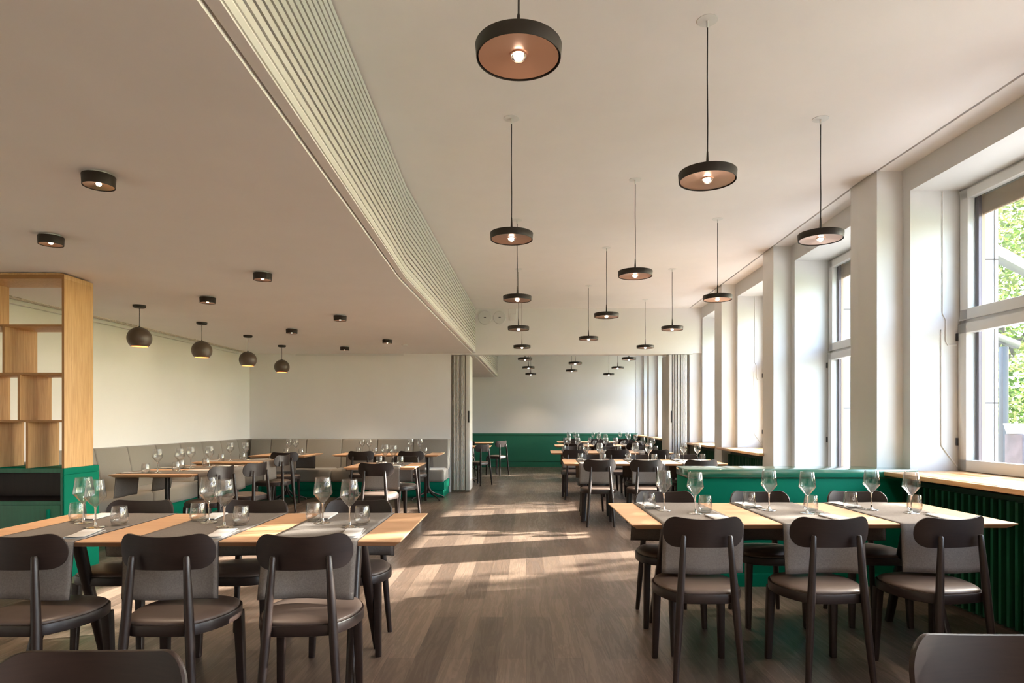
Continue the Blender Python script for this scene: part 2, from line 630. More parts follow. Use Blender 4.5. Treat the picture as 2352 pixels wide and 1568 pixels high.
# ------------------------------------------------------------------ window wall
UI, UF, UO = 3.045, 3.43, 3.60       # inner face, window plane, outer face
ZH = 3.13
piers = [(-5.0, -4.7), (-2.95, -2.6), (-1.0, -.63), (1.02, 1.38), (3.03, 3.40), (5.13, 5.53), (7.34, 7.69), (9.41, 9.78), (11.40, 11.80), (13.55, 13.87), (15.56, 15.83), (17.62, 18.0)]
wall = MB()
pier = MB()
openings = []
for i, (a, bb) in enumerate(piers):
    pier.ubox(2.838, 3.06, a, bb, 0, ZC + .05)
    lo, hi = a - .10, bb + .09
    wall.ubox(UI, UO, lo, hi, 0, ZC + .2)
    if i < len(piers) - 1:
        openings.append((hi, piers[i + 1][0] - .10))
for v0, v1 in openings:
    wall.ubox(UI, UO, v0, v1, ZH, ZC + .2)
DOOR = 5
for i, (v0, v1) in enumerate(openings):
    if i != DOOR:
        wall.ubox(UI + .02, UO, v0, v1, 0, 0.84)
struct('wall_right', wall, mat('jamb_paint', (0.60, 0.60, 0.59), .5))
struct('trim_7', pier, M['white'])
# stone blocks of the outer face around the windows
st = MB()
for v0, v1 in openings:
    st.ubox(3.545, 3.665, v1 - .10, v1 + .55, -.3, 3.05, 0)
    st.ubox(3.56, 3.665, v0 - .4, v0 + .06, -.3, 3.05, 0)
    for z in (1.43, 2.55):
        st.ubox(3.546, 3.666, v1 - .102, v1 - .02, z, z + .012, 1)
    st.ubox(3.632, 3.640, v1 - .102, v1 - .02, -.3, 3.05, 1)
st.ubox(3.545, 3.665, YB, YE, 3.05, 3.9, 0)
struct('wall_exterior', st, [M['stone'], M['joint']])

wl = 0
for i, (v0, v1) in enumerate(openings):
    if v1 < 1: 
        wl += 1
        fr = MB()
        fr.ubox(UF, UF + .08, v0, v1, .9, .98).ubox(UF, UF + .08, v0, v1, 3.05, ZH)
        fr.ubox(UF, UF + .08, v0, v0 + .08, .9, ZH).ubox(UF, UF + .08, v1 - .08, v1, .9, ZH)
        struct('window_%d' % wl, fr, M['white'])
    else:
        door = (i == DOOR)
        wl += 1
        nm = 'door_1' if door else 'window_%d' % wl
        zb = 0.02 if door else 0.865
        fr = MB()
        fr.ubox(UF + .02, UF + .10, v0, v1, zb, zb + .07).ubox(UF + .02, UF + .10, v0, v1, ZH - .05, ZH)
        fr.ubox(UF + .02, UF + .10, v0, v0 + .05, zb, ZH).ubox(UF + .02, UF + .10, v1 - .05, v1, zb, ZH)
        fr.ubox(UF + .02, UF + .10, v0, v1, 2.03, 2.12)
        o = struct(nm, fr, M['white'])
        for k, (za, zt) in enumerate(((2.09, ZH - .02), (zb + .04, 2.06))):
            s_ = MB()
            uo = 0.0 if k else 0.012
            s_.ubox(UF - .015 + uo, UF + .055, v0 + .015, v1 - .015, za, za + .085)
            s_.ubox(UF - .015 + uo, UF + .055, v0 + .015, v1 - .015, zt - .075, zt)
            s_.ubox(UF - .015 + uo, UF + .055, v0 + .015, v0 + .10, za, zt)
            s_.ubox(UF - .015 + uo, UF + .055, v1 - .10, v1 - .015, za, zt)
            so = struct('sash', s_, M['white'], o, bevel=0.006)
            g = MB().ubox(UF + .02, UF + .026, v0 + .10, v1 - .10, za + .085, zt - .075)
            struct('pane', g, M['pane'], so)
            r = MB().ubox(UF + .058, UF + .080, v1 - .135, v1 - .10, za + .05, zt - .04, 0).ubox(UF + .086, UF + .112, v1 - .13, v1 - .10, za + .05, zt - .04, 1).ubox(UF + .058, UF + .11, v0 + .10, v0 + .135, za + .05, zt - .04, 0)
            struct('blind_guide', r, [M['blindrail'], M['blind']], o)
        struct('blind', MB().ubox(UF + .09, UF + .12, v0 + .1, v1 - .1, ZH - .22, ZH - .09).tube([(*W(UF + .105, v0 + .1), ZH - .22), (*W(UF + .105, v1 - .1), ZH - .22)], .014, 10), M['blind'], o)
        h = MB()
        if door:
            h.tube([(*W(UF - .03, v0 + .06), 1.0), (*W(UF - .06, v0 + .06), 1.0), (*W(UF - .06, v0 + .18), 1.0)], .009, 8)
        else:
            vm = v0 + .62
            h.tube([(*W(UF - .02, vm), .965), (*W(UF - .05, vm), .965), (*W(UF - .05, vm + .13), .965)], .009, 8)
        struct('handle', h, M['steel'], o, smooth=40)
        hg = MB()
        for z in ((1.93, 1.1) if not door else (1.9, 1.05, .3)):
            hg.ubox(UF - .028, UF - .012, v1 - .018, v1 - .004, z, z + .06)
        struct('hinge', hg, M['alu'], o)
        if not door:
            # oak sill and ribbed cover below
            pv0 = piers[i][1]; pv1 = piers[i + 1][0]
            sl = MB()
            rows = [(pv0 - .01, 2.80, UI + .05)]
            sl.ubox(2.81, UI + .02, pv0 + .003, pv1 - .003, .867, .90)
            sl.ubox(UI + .0, UF + .02, v0 + .003, v1 - .003, .867, .90)
            sl.ubox(2.775, 2.835, pv0 - .05, pv1 + .05, .867, .90)
            si = struct('sill', sl, M['sill'], o, bevel=0.004)
            sv = MB()
            for q in range(3):
                for t in range(18):
                    va = v0 + .12 + q * .42 + t * .018
                    if va < v1 - .1:
                        sv.ubox(3.16 + .035 * (q % 2), 3.26 + .035 * (q % 2), va, va + .007, .8995, .9008)
            struct('vent_slot', sv, M['oakedge'], si)
            cv = thing('radiator_cover', 'dark green ribbed radiator cover under window ' + ('nearest the camera' if i == 4 else 'beside pillar, number %d along the wall' % wl), 'radiator cover')
            if i == 4: cv['label'] = 'dark green ribbed radiator cover under the big window sill before the half-wall'
            elif i == 3: cv['label'] = 'ribbed dark green radiator cover beside the camera under its window'
            elif i == 6: cv['label'] = 'dark green ribbed radiator cover beyond the green half-wall, under the third window sill'
            elif i == 7: cv['label'] = 'dark green ribbed radiator cover right before the folding partition'
            elif i == 8: cv['label'] = 'dark green radiator cover in the far room just past the partition'
            elif i == 9: cv['label'] = 'dark green radiator cover in the far room, middle window'
            elif i == 10: cv['label'] = 'dark green radiator cover in the far room, last before the end wall'
            struct('backing', MB().ubox(2.965, 3.06, pv0 + .02, pv1 - .02, .0, .83), mat('shaded_cover_backing', (0.004, 0.028, 0.015), .6), cv)  # backing coloured near black to paint the shade between the ribs
            rb = MB()
            v = pv0 + .05
            while v < pv1 - .05:
                rb.ubox(2.925, 2.966, v, v + .022, .02, .80)
                v += .0645
            struct('ribbed_panel', rb, M['dgreen'], cv)

# cast bar mechanisms on the deep jambs of two windows
for v1 in (openings[4][1], openings[6][1]):
    t = MB()
    y = v1 - .004
    def jp(u, z): return (*W(u, y), z)
    t.tube([jp(3.30, 3.12), jp(3.30, 2.15), jp(3.325, 2.10), jp(3.325, 1.93), jp(3.34, 1.90), jp(3.41, 1.90)], .005, 8)
    t.tube([jp(3.288, 2.02), jp(3.29, 1.10), jp(3.415, .93)], .006, 8)
    o = struct('trim_8' if v1 < 6 else 'trim_9', t, M['white'], smooth=40)

# wall behind the camera
bw = MB()
bw.box(-5.7, 4.0, YB - .2, YB, 0, ZC + .1)
struct('wall_behind', bw, mat('dark_wall_low_bounce', (0.10, 0.06, 0.035), .6, noise=.2, nscale=4, stretch=(10, 10, .6)))  # unseen wall, finish made dark to cut bounce on camera-facing surfaces

# portals guide the sky light through the openings
for i, (v0, v1) in enumerate(openings):
    zb = .1 if i == DOOR else .92
    x, y = W(UF + .16, (v0 + v1) / 2)
    portal('window_light', (x, y, (zb + ZH) / 2), (0, PI / 2, 0), ZH - zb, v1 - v0)

# ------------------------------------------------------------------ folding partition stacks
def fold_stack(xa, xb, lead_left, label):
    t = thing('folding_partition', label, 'folding partition', (0, 0, 0), 0, 'folding partition stacks')
    xm0, xm1 = (xa + .0, xb - .085) if not lead_left else (xa + .07, xb)
    p = MB()
    n = 9
    wd = (xm1 - xm0) / n
    ym = yb((xa + xb) / 2)
    for i in range(n):
        x = xm0 + i * wd
        y0 = ym + .005 - (0.012 if i % 2 else 0)
        p.box(x + .005, x + wd - .005, y0, ym + .55, .035, ZL - .03)
    p.box(xm0, xm1, ym + .03, ym + .53, .03, ZL - .025, 1)
    pl = obj('pleated_panel', p.mesh('pleated_panel', [M['slat'], M['taupe']], bevel=0), t)
    l0, l1 = (xb - .080, xb) if not lead_left else (xa, xa + .055)
    lp = MB().box(l0, l1, ym - .01, ym + .56, .03, ZL - .03)
    ld = obj('leading_post', lp.mesh('leading_post', M['slat'], bevel=.004), t)
    hx = (l1 - .018) if not lead_left else (l1 - .005)
    hm = MB().box(hx - .012, hx + .012, ym - .016, ym - .009, 1.26, 1.47)
    obj('handle', hm.mesh('handle', M['cord'], bevel=.005), ld)
    obj('bottom_shoe', MB().box(xa, xb, ym + .0, ym + .55, 0, .03).mesh('bottom_shoe', M['taupe']), t)
    obj('edge_post', MB().box(xa - .012 if not lead_left else xb, xa if not lead_left else xb + .03, ym, ym + .2, 0, ZL - .03).mesh('edge_post', M['taupe']), t)
fold_stack(-1.345, -1.025, False, 'cream folding partition stack beside the end of the grey bench')
fold_stack(2.56, 2.90, True, 'cream folding partition stack beside the windows')

# ------------------------------------------------------------------ wood shelf on green cabinet
XS = -3.77
DF = []
cab = thing('cabinet', 'emerald green cabinet with open niche under the oak shelf unit', 'cabinet', (XS, 5.15, 0))
def loc(mb, name, m, parent, **k):
    return obj(name, mb.mesh(name, m, **k), parent)
L_ = -1.36
y1 = .42
bd = MB()
bd.box(-.012, 0, 0, y1, 0, .852).box(-.03, -.012, .0, y1, 0, .909).box(-.012, 0, 0, y1, .857, .909)
bd.box(L_, L_ + .02, 0, y1, 0, .909).box(L_, -.03, y1 - .02, y1, 0, .909).box(L_, -.012, 0, y1, .873, .909)
bd.box(L_, -.03, .02, y1, .605, .635).box(L_, -.03, .03, y1, .06, .08).box(L_, -.03, .03, .05, 0, .06)
loc(bd, 'carcass', M['green'], cab, bevel=0.0012)
loc(MB().box(-.03, -.0125, -.002, .0, 0, .908).box(L_, -.03, -.002, .018, .874, .908).box(L_, -.03, -.002, .018, .610, .640), 'shaded_face_frame', M['dgreen'], cab)  # lacquer of the carcass, painted darker for the unlit front
loc(MB().box(L_ + .02, -.031, y1 - .03, y1 - .021, .636, .872).box(L_ + .02, -.031, .022, y1 - .02, .6352, .64), 'niche_lining', M['niche'], cab)
for k, (a, bb) in enumerate(((-.70, -.033), (-1.335, -.705))):
    dr = loc(MB().box(a, bb, 0, .02, .085, .607), 'door', M['dgreen'], cab, bevel=.0015)
    hx = bb - .09 if k == 0 else a + .09
    loc(MB().box(hx - .009, hx + .009, -.022, 0, .44, .575), 'handle', M['green'], dr, bevel=.002)

shf = thing('shelf_unit', 'tall oak open shelf unit with staggered dividers on green cabinet', 'shelf unit', (XS, 5.15, .9095))
H = 2.50 - .909
T = .018
dp = .345
zs = [0, .384, .771, 1.165, 1.571]
loc(MB().box(-.019, 0, 0, dp, 0, H - .045), 'side_panel', M['oak'], shf, bevel=.001)
loc(MB().box(L_, -.0, .0, dp, H - .045, H - .01).box(L_ + .02, -.02, -.0, dp - .03, H - .01, H), 'top_panel', M['oak'], shf, bevel=.001)
loc(MB().box(L_, L_ + .03, 0, dp, 0, H - .045), 'side_panel', M['oak'], shf)
for z in zs[1:4]:
    loc(MB().box(L_ + .03, -.019, 0, dp, z - T / 2, z + T / 2), 'shelf_board', M['oak'], shf, bevel=.001)
    loc(MB().box(L_ + .03, -.019, -.001, .0005, z - T / 2, z + T / 2), 'edge_band', M['oakedge'], shf)
loc(MB().box(-.019, -.0, -.001, .0005, 0, H - .045), 'edge_band', M['oakedge'], shf)
loc(MB().box(L_, -.0, -.001, .0005, H - .045, H - .01), 'edge_band', M['oakedge'], shf)
for row, xs in enumerate(((-.304, -.61, -1.0), (-.371, -.73, -1.08), (-.496, -.9), (-.74, -1.05))):
    z0 = zs[row] + (T / 2 if row else 0)
    z1 = zs[row + 1] - T / 2 if row < 3 else H - .045
    for x in xs:
        loc(MB().box(x - T / 2, x + T / 2, 0.001, dp, z0, z1), 'divider', M['oak'], shf)
        loc(MB().box(x - T / 2, x + T / 2, -.0, .0012, z0, z1), 'edge_band', M['oakedge'], shf)

# ------------------------------------------------------------------ green half-wall
hw = thing('half_wall', 'green lacquered half-wall divider beside the first window pillar', 'divider', (0, 0, 0))
b = MB()
b.box(1.265, 3.06, 4.945, 5.30, .0, .845)
obj('body', b.mesh('body', M['green'], bevel=.002), hw)
obj('cap', MB().box(1.26, 3.06, 4.93, 5.31, .853, .916).mesh('cap', mat('green_lacquer_gloss', (0.01, 0.14, 0.085), .16, spec=.9, coat=1.0), bevel=.002), hw)
obj('shadow_groove', MB().box(1.27, 3.05, 4.95, 5.29, .845, .853).mesh('groove', M['gap']), hw)
obj('plinth_strip', MB().box(1.258, 3.06, 4.935, 4.945, .0, .10).mesh('plinth_strip', M['green']), hw)

# ------------------------------------------------------------------ upholstered benches
def cushion(x0, x1, y0, y1, z0, z1, bev=.03, seg=4):
    return MB().box(x0, x1, y0, y1, z0, z1).mesh('cushion', M['bench'], bevel=bev, seg=seg)

lb = thing('bench', 'grey upholstered bench with green base along the long white wall', 'bench', (0, 0, 0), 0, 'corner benches')
xl = -5.155 + sh(8.5)
b = MB().box(-5.06, -4.47, 6.42, 10.62, 0, .12).box(-5.06, -4.455, 6.40, 10.62, .125, .258).box(-5.0, -4.49, 6.45, 10.6, .1, .15)
obj('base', b.mesh('base', M['green'], bevel=.002), lb)
for k in range(4):
    a = 6.47 + k * 1.036
    obj('seat_cushion', cushion(-5.02, -4.42, a, a + 1.03, .26, .475, .045), lb)
for k in range(8):
    a = 6.67 + k * .597
    q = MB()
    vs = []
    for yy in (a, a + .591):
        xw = -5.165 + sh(yy) + .01
        vs += [(xw, yy, .44), (-4.86, yy, .44), (-4.965, yy, .97), (xw, yy, .97)]
    q.add(vs, [(0, 1, 2, 3), (7, 6, 5, 4), (0, 4, 5, 1), (1, 5, 6, 2), (2, 6, 7, 3), (3, 7, 4, 0)])
    obj('backrest_panel', q.mesh('backrest_panel', M['bench'], bevel=.018, seg=3), lb)
q = MB()
q.add([(-5.12, 6.33, .0), (-4.46, 6.33, 0), (-4.46, 6.33, .50), (-4.78, 6.33, .88), (-5.12, 6.33, .88),
       (-5.12, 6.46, .0), (-4.46, 6.46, 0), (-4.46, 6.46, .50), (-4.78, 6.46, .88), (-5.12, 6.46, .88)],
      [(0, 1, 2, 3, 4), (9, 8, 7, 6, 5), (0, 5, 6, 1), (1, 6, 7, 2), (2, 7, 8, 3), (3, 8, 9, 4), (4, 9, 5, 0)])
obj('end_panel', q.mesh('end_panel', M['bench'], bevel=.03, seg=4), lb)

bk = thing('bench', 'grey upholstered bench with green base along the back wall beside the folding partition', 'bench', (0, 0, 0), 0, 'corner benches')
b = MB().box(-5.0, -1.40, 10.64, 11.40, 0, .12).box(-5.0, -1.385, 10.625, 11.40, .125, .258).box(-4.9, -1.42, 10.66, 11.4, .1, .15)
obj('base', b.mesh('base', M['green'], bevel=.002), bk)
for a, bb in ((-4.86, -4.555), (-4.55, -3.295), (-3.29, -2.035), (-2.03, -1.38)):
    obj('seat_cushion', cushion(a, bb, 10.60, 11.22, .26, .475, .045), bk)
xs = [-4.86, -4.50, -3.876, -3.25, -2.625, -1.996, -1.372]
for a, bb in zip(xs[:-1], xs[1:]):
    vs = []
    for x in (a + .003, bb - .003):
        yw = yb(x) - .004
        vs += [(x, 11.03, .44), (x, yw, .44), (x, yw, .97), (x, 11.14, .97)]
    q = MB().add(vs, [(0, 1, 2, 3), (7, 6, 5, 4), (0, 4, 5, 1), (1, 5, 6, 2), (2, 6, 7, 3), (3, 7, 4, 0)])
    obj('backrest_panel', q.mesh('backrest_panel', M['bench'], bevel=.018, seg=3), bk)

# ------------------------------------------------------------------ chair
def outline(k=1.0, n=7):
    ctl = [(0, .225), (.10, .217), (.175, .178), (.212, .10), (.222, .02), (.205, -.075), (.168, -.15), (.128, -.192), (.06, -.203), (0, -.205)]
    ctl = ctl + [(-x, y) for x, y in reversed(ctl[1:-1])]
    out = []
    m = len(ctl)
    for i in range(m):
        p0, p1, p2, p3 = [Vector(ctl[(i + d) % m]) for d in (-1, 0, 1, 2)]
        for j in range(3):
            t = j / 3
            out.append(0.5 * ((2 * p1) + (-p0 + p2) * t + (2 * p0 - 5 * p1 + 4 * p2 - p3) * t * t + (-p0 + 3 * p1 - 3 * p2 + p3) * t ** 3))
    return [(p.x * k, p.y * k) for p in out]

def rings(layers, cap_top=True, cap_bot=True):
    """layers = [(scale or outline pts, z)]"""
    n = len(layers[0][0])
    mb = MB()
    vs = []
    for pts, z in layers:
        vs += [(x, y, z) for x, y in pts]
    fs = []
    for j in range(len(layers) - 1):
        for i in range(n):
            a, b = j * n + i, j * n + (i + 1) % n
            fs.append((a, b, b + n, a + n))
    if cap_bot: fs.append(tuple(reversed(range(n))))
    if cap_top: fs.append(tuple(range((len(layers) - 1) * n, len(layers) * n)))
    return mb.add(vs, fs)

def sc(pts, k, c=(0, .01)):
    return [((x - c[0]) * k + c[0], (y - c[1]) * k + c[1]) for x, y in pts]
OL = outline()
me_frame = rings([(sc(OL, .97), .400), (sc(OL, .995), .403), (OL, .408), (OL, .442), (sc(OL, .99), .447), (sc(OL, .94), .447)]).mesh('seat_frame', M['chair'], smooth=40)
me_pad = rings([(sc(OL, .945), .446), (sc(OL, .955), .452), (sc(OL, .935), .459), (sc(OL, .85), .4665), (sc(OL, .65), .472), (sc(OL, .35), .4745), (sc(OL, .1), .475)]).mesh('seat_pad', M['leather'], smooth=60)
def back_mesh():
    hw, n, m = .2175, 40, 12
    th = .0115
    R = .36
    zc = .742
    def P(x, z, d):
        # board bent towards the sitter at both ends
        a = x / R
        y = R * (1 - math.cos(a)) + -.186
        xx = R * math.sin(a)
        nx, ny = -math.sin(a), math.cos(a)
        return (xx + nx * d, y + ny * d + (z - zc) * -.10, z)
    def lobe(x, t):
        return .010 * min(1, (abs(x) / .16) ** 2) * t
    def hh(x):
        ax = abs(x)
        base = .071 + .002 * min(1, (ax / .15) ** 2)
        r = .080
        if ax > hw - r:
            q = (ax - (hw - r)) / r
            return base * math.sqrt(max(0, 1 - q ** 2.3))
        return base
    vs, fs = [], []
    xs = [hw * math.sin(PI / 2 * (-1 + 2 * i / n)) for i in range(n + 1)]
    rows = m + 1
    for side, d, sk in ((0, 0, .985), (1, th, .985)):
        for x in xs:
            h = hh(x)
            for j in range(rows):
                z = zc + h * (-1 + 2 * j / m) * sk + lobe(x, j / m)
                vs.append(P(x * sk, z, d))
    N = (n + 1) * rows
    for i in range(n):
        for j in range(m):
            a = i * rows + j
            fs.append((a, a + 1, a + rows + 1, a + rows))
            fs.append((N + a, N + a + rows, N + a + rows + 1, N + a + 1))
    # rounded rim
    rim = [(i, m) for i in range(n + 1)] + [(i, 0) for i in range(n, -1, -1)]
    b0 = len(vs)
    for i, j in rim:
        x = xs[i]
        z = zc + hh(x) * (1 if j == m else -1) + lobe(x, j / m)
        vs.append(P(x, z, th / 2))
    k = len(rim)
    for q in range(k):
        i, j = rim[q]
        i2, j2 = rim[(q + 1) % k]
        a, a2 = i * rows + j, i2 * rows + j2
        fs.append((a, a2, b0 + (q + 1) % k, b0 + q))
        fs.append((N + a, b0 + q, b0 + (q + 1) % k, N + a2))
    return MB().add(vs, fs).mesh('backrest', M['chair'], smooth=50)
me_back = back_mesh()
def rear_leg(s):
    pts = [(s * .165, -.236, 0), (s * .164, -.235, .012), (s * .150, -.222, .20), (s * .136, -.209, .40), (s * .128, -.203, .52), (s * .118, -.196, .66), (s * .1135, -.1935, .728), (s * .113, -.193, .735)]
    return MB().tube(pts, [.0135, .0145, .0175, .0195, .0185, .0150, .0125, .009], 14).mesh('leg', M['chair'], smooth=50)
def front_leg(s):
    pts = [(s * .183, .172, 0), (s * .182, .171, .01), (s * .174, .158, .36), (s * .172, .155, .404)]
    return MB().tube(pts, [.0155, .0165, .0215, .0225], 20, square=True, twist=PI / 20).mesh('leg', M['chair'], smooth=50)
me_legs = [rear_leg(-1), rear_leg(1), front_leg(-1), front_leg(1)]
proto_chair = None
def chair(x, y, rz, label, group='dark wooden dining chairs'):
    global proto_chair
    if proto_chair is None:
        proto_chair = thing('dining_chair', label, 'chair', (x, y, 0), rz, group)
        obj('seat_frame', me_frame, proto_chair)
        tag(obj('seat_pad', me_pad, proto_chair), 'brown leather seat pad')
        obj('backrest', me_back, proto_chair)
        for m in me_legs:
            obj('leg', m, proto_chair)
        return proto_chair
    return dup(proto_chair, (x, y, 0), rz, label, group)

# ------------------------------------------------------------------ tables
def top_mesh(lx, ly):
    ch, th = .034, .030
    pts = lambda k: [(-lx / 2 + k, -ly / 2 + k), (lx / 2 - k, -ly / 2 + k), (lx / 2 - k, ly / 2 - k), (-lx / 2 + k, ly / 2 - k)]
    return rings([(pts(ch), .75 - th), (pts(0), .75 - .006), (pts(0), .7485), (pts(.0015), .75)]).mesh('table_top', M['table'])

def trestle_table(x, y, rz, lx, ly, label, group):
    t = thing('dining_table', label, 'table', (x, y, 0), rz, group)
    obj('table_top', top_mesh(lx, ly), t)
    for s in (-1, 1):
        ex = s * (lx / 2 - .30)
        obj('support_bar', MB().box(ex - .03, ex + .03, -ly / 2 + .16, ly / 2 - .16, .708, .7205).mesh('support_bar', M['metal']), t)
        for q in (-1, 1):
            d = MB()
            d.tube([(ex + s * .035, q * (ly / 2 - .13), 0), (ex, q * .03, .712)], [.021, .027], 16, square=True, twist=PI / 16)
            obj('leg', d.mesh('leg', M['chair'], smooth=50), t)
    obj('rail', MB().box(-lx / 2 + .3, lx / 2 - .3, -.02, .02, .69, .7195).mesh('rail', M['metal']), t)
    return t

def pedestal_table(x, y, rz, lx, ly, label, group, feet=((0, 0),), star=True):
    t = thing('dining_table', label, 'table', (x, y, 0), rz, group)
    obj('table_top', top_mesh(lx, ly), t)
    for fx, fy in feet:
        cm = MB().lathe([(.026, .10), (.026, .71)], 20, (fx, fy, 0))
        obj('column', cm.mesh('column', M['metal'], smooth=40), t)
        obj('mounting_plate', MB().lathe([(.03, .695), (.19, .709), (.19, .7195)], 28, (fx, fy, 0)).mesh('mounting_plate', M['metal'], smooth=40), t)
        for k in range(4):
            a = PI / 4 + k * PI / 2
            ca, sa = math.cos(a), math.sin(a)
            pts = [(fx + ca * .012, fy + sa * .012, .24), (fx + ca * .03, fy + sa * .03, .17), (fx + ca * .09, fy + sa * .09, .105), (fx + ca * .31, fy + sa * .31, .028)]
            lg = MB().tube(pts, [.012, .016, .015, .011], 10)
            lg.lathe([(.013, 0), (.016, .004), (.016, .02), (.008, .03)], 12, (fx + ca * .315, fy + sa * .315, 0))
            obj('base_leg', lg.mesh('base_leg', M['metal'], smooth=50), t)
    return t

# ------------------------------------------------------------------ table ware
def wine_mesh():
    foot = [(0, 0), (.0405, 0), (.0415, .0012), (.0405, .0024), (.025, .0040), (.010, .0075), (.0054, .014), (.0042, .03), (.0038, .07), (.0044, .098), (.0075, .107)]
    outer = [(.0075, .107), (.020, .119), (.0480, .1555), (.0495, .1590), (.0376, .2425), (.0370, .2435)]
    inner = [(.0363, .2425), (.0482, .1590), (.0468, .1562), (.020, .1225), (.008, .1135), (0, .1115)]
    return MB().lathe(foot, 32, cap=False, mi=1).lathe(outer + inner, 40, cap=False).mesh('wine_glass', [M['glass'], M['crystal']], smooth=38)
def tumbler_mesh():
    outer = [(0, .0), (.026, 0), (.033, .004), (.0395, .015), (.0415, .030), (.0410, .045), (.0375, .078), (.0345, .0975), (.0340, .0985)]
    inner = [(.0331, .0978), (.0358, .078), (.0392, .045), (.0396, .030), (.0372, .0175), (.030, .0095), (0, .0080)]
    return MB().lathe(outer + inner, 40, cap=False).mesh('tumbler', M['glass'], smooth=50)
me_wine, me_tumb = wine_mesh(), tumbler_mesh()
def emblem_mesh():
    """small round printed crest on the tumbler wall: an arc, a row of letter strokes, a triangle below"""
    mb = MB()
    def q(x0, x1, z0, z1, x2=None):
        vs = []
        for x, z in ((x0, z0), (x1, z0), (x1, z1), (x0, z1)):
            r = (.0375 + (.078 - z) / (.078 - .045) * .0035) + .0003
            a = -PI / 2 + x / r
            vs.append((r * math.cos(a), r * math.sin(a), z))
        mb.add(vs, [(0, 1, 2, 3)])
    for k in range(13):
        a = PI * (.12 + .76 * k / 12)
        x, z = .0085 * math.cos(a), .0620 + .0068 * math.sin(a)
        q(x - .0006, x + .0006, z - .0005, z + .0005)
    # letters A P L E N A drawn with strokes
    L = {'A': [(0, .2, 0, 1), (.8, 1, 0, 1), (0, 1, .85, 1), (0, 1, .4, .55)], 'P': [(0, .25, 0, 1), (0, 1, .85, 1), (0, 1, .4, .55), (.75, 1, .4, 1)],
         'L': [(0, .25, 0, 1), (0, 1, 0, .17)], 'E': [(0, .25, 0, 1), (0, 1, 0, .17), (0, .8, .42, .58), (0, 1, .84, 1)], 'N': [(0, .25, 0, 1), (.75, 1, 0, 1), (.25, .75, .4, .75)]}
    for i, ch in enumerate('APLENA'):
        x = -.0108 + i * .0037
        for a, b, c_, d in L[ch]:
            q(x + a * .0028, x + b * .0028, .0585 + c_ * .0032, .0585 + d * .0032)
    for k in range(3):
        for j in range(3 - k):
            x = (j - (2 - k) / 2) * .0035
            z = .0555 - k * .0028
            q(x - .0009, x + .0009, z - .0007, z + .0007)
    return mb.mesh('emblem', M['etch'])
me_emb = emblem_mesh()
def napkin_mesh():
    # folded in a flat pocket: bottom leaf, closed long side, top leaf a little shorter
    prof = [(.045, .0), (-.043, .0), (-.0465, .004), (-.043, .0085), (.039, .0088), (.040, .0076), (-.0425, .0070), (-.0445, .004), (-.0425, .0014), (.045, .0012)]
    mb = MB()
    ys = [-.115, -.06, 0, .06, .105]
    vs = []
    for j, y in enumerate(ys):
        for x, z in prof:
            wv = .0012 * math.sin(y * 40 + x * 25) if z > .006 else 0
            vs.append((x + (.004 * math.sin(j * 1.3) if z > .006 else 0), y, z + max(wv, 0)))
    n = len(prof)
    fs = []
    for j in range(len(ys) - 1):
        for i in range(n):
            a, b = j * n + i, j * n + (i + 1) % n
            fs.append((a, b, b + n, a + n))
    fs.append(tuple(reversed(range(n))))
    fs.append(tuple(range((len(ys) - 1) * n, len(ys) * n)))
    return mb.add(vs, fs).mesh('napkin', M['napkin'], smooth=50)
me_nap = napkin_mesh()
def fork_mesh():
    mb = MB()
    pr = [(-.085, .0075), (-.05, .0065), (0, .0035), (.05, .0035), (.075, .006), (.09, .0125), (.105, .0130)]
    vs = []
    for y, w_ in pr:
        z = .0022 + (.004 * ((y - .05) / .055) ** 2 if y > .05 else 0)
        vs += [(-w_, y, z), (w_, y, z), (w_, y, z + .0018), (-w_, y, z + .0018)]
    fs = []
    for j in range(len(pr) - 1):
        for i in range(4):
            a, b = j * 4 + i, j * 4 + (i + 1) % 4
            fs.append((a, b, b + 4, a + 4))
    fs += [(3, 2, 1, 0), tuple(range(len(vs) - 4, len(vs)))]
    mb.add(vs, fs)
    for k in range(4):
        x = -.0112 + k * .00747
        mb.tube([(x, .104, .0068), (x, .130, .0066), (x * .98, .152, .0040)], [.0020, .0020, .0010], 6)
    return mb.mesh('fork', M['steel'], smooth=40)
me_fork = fork_mesh()

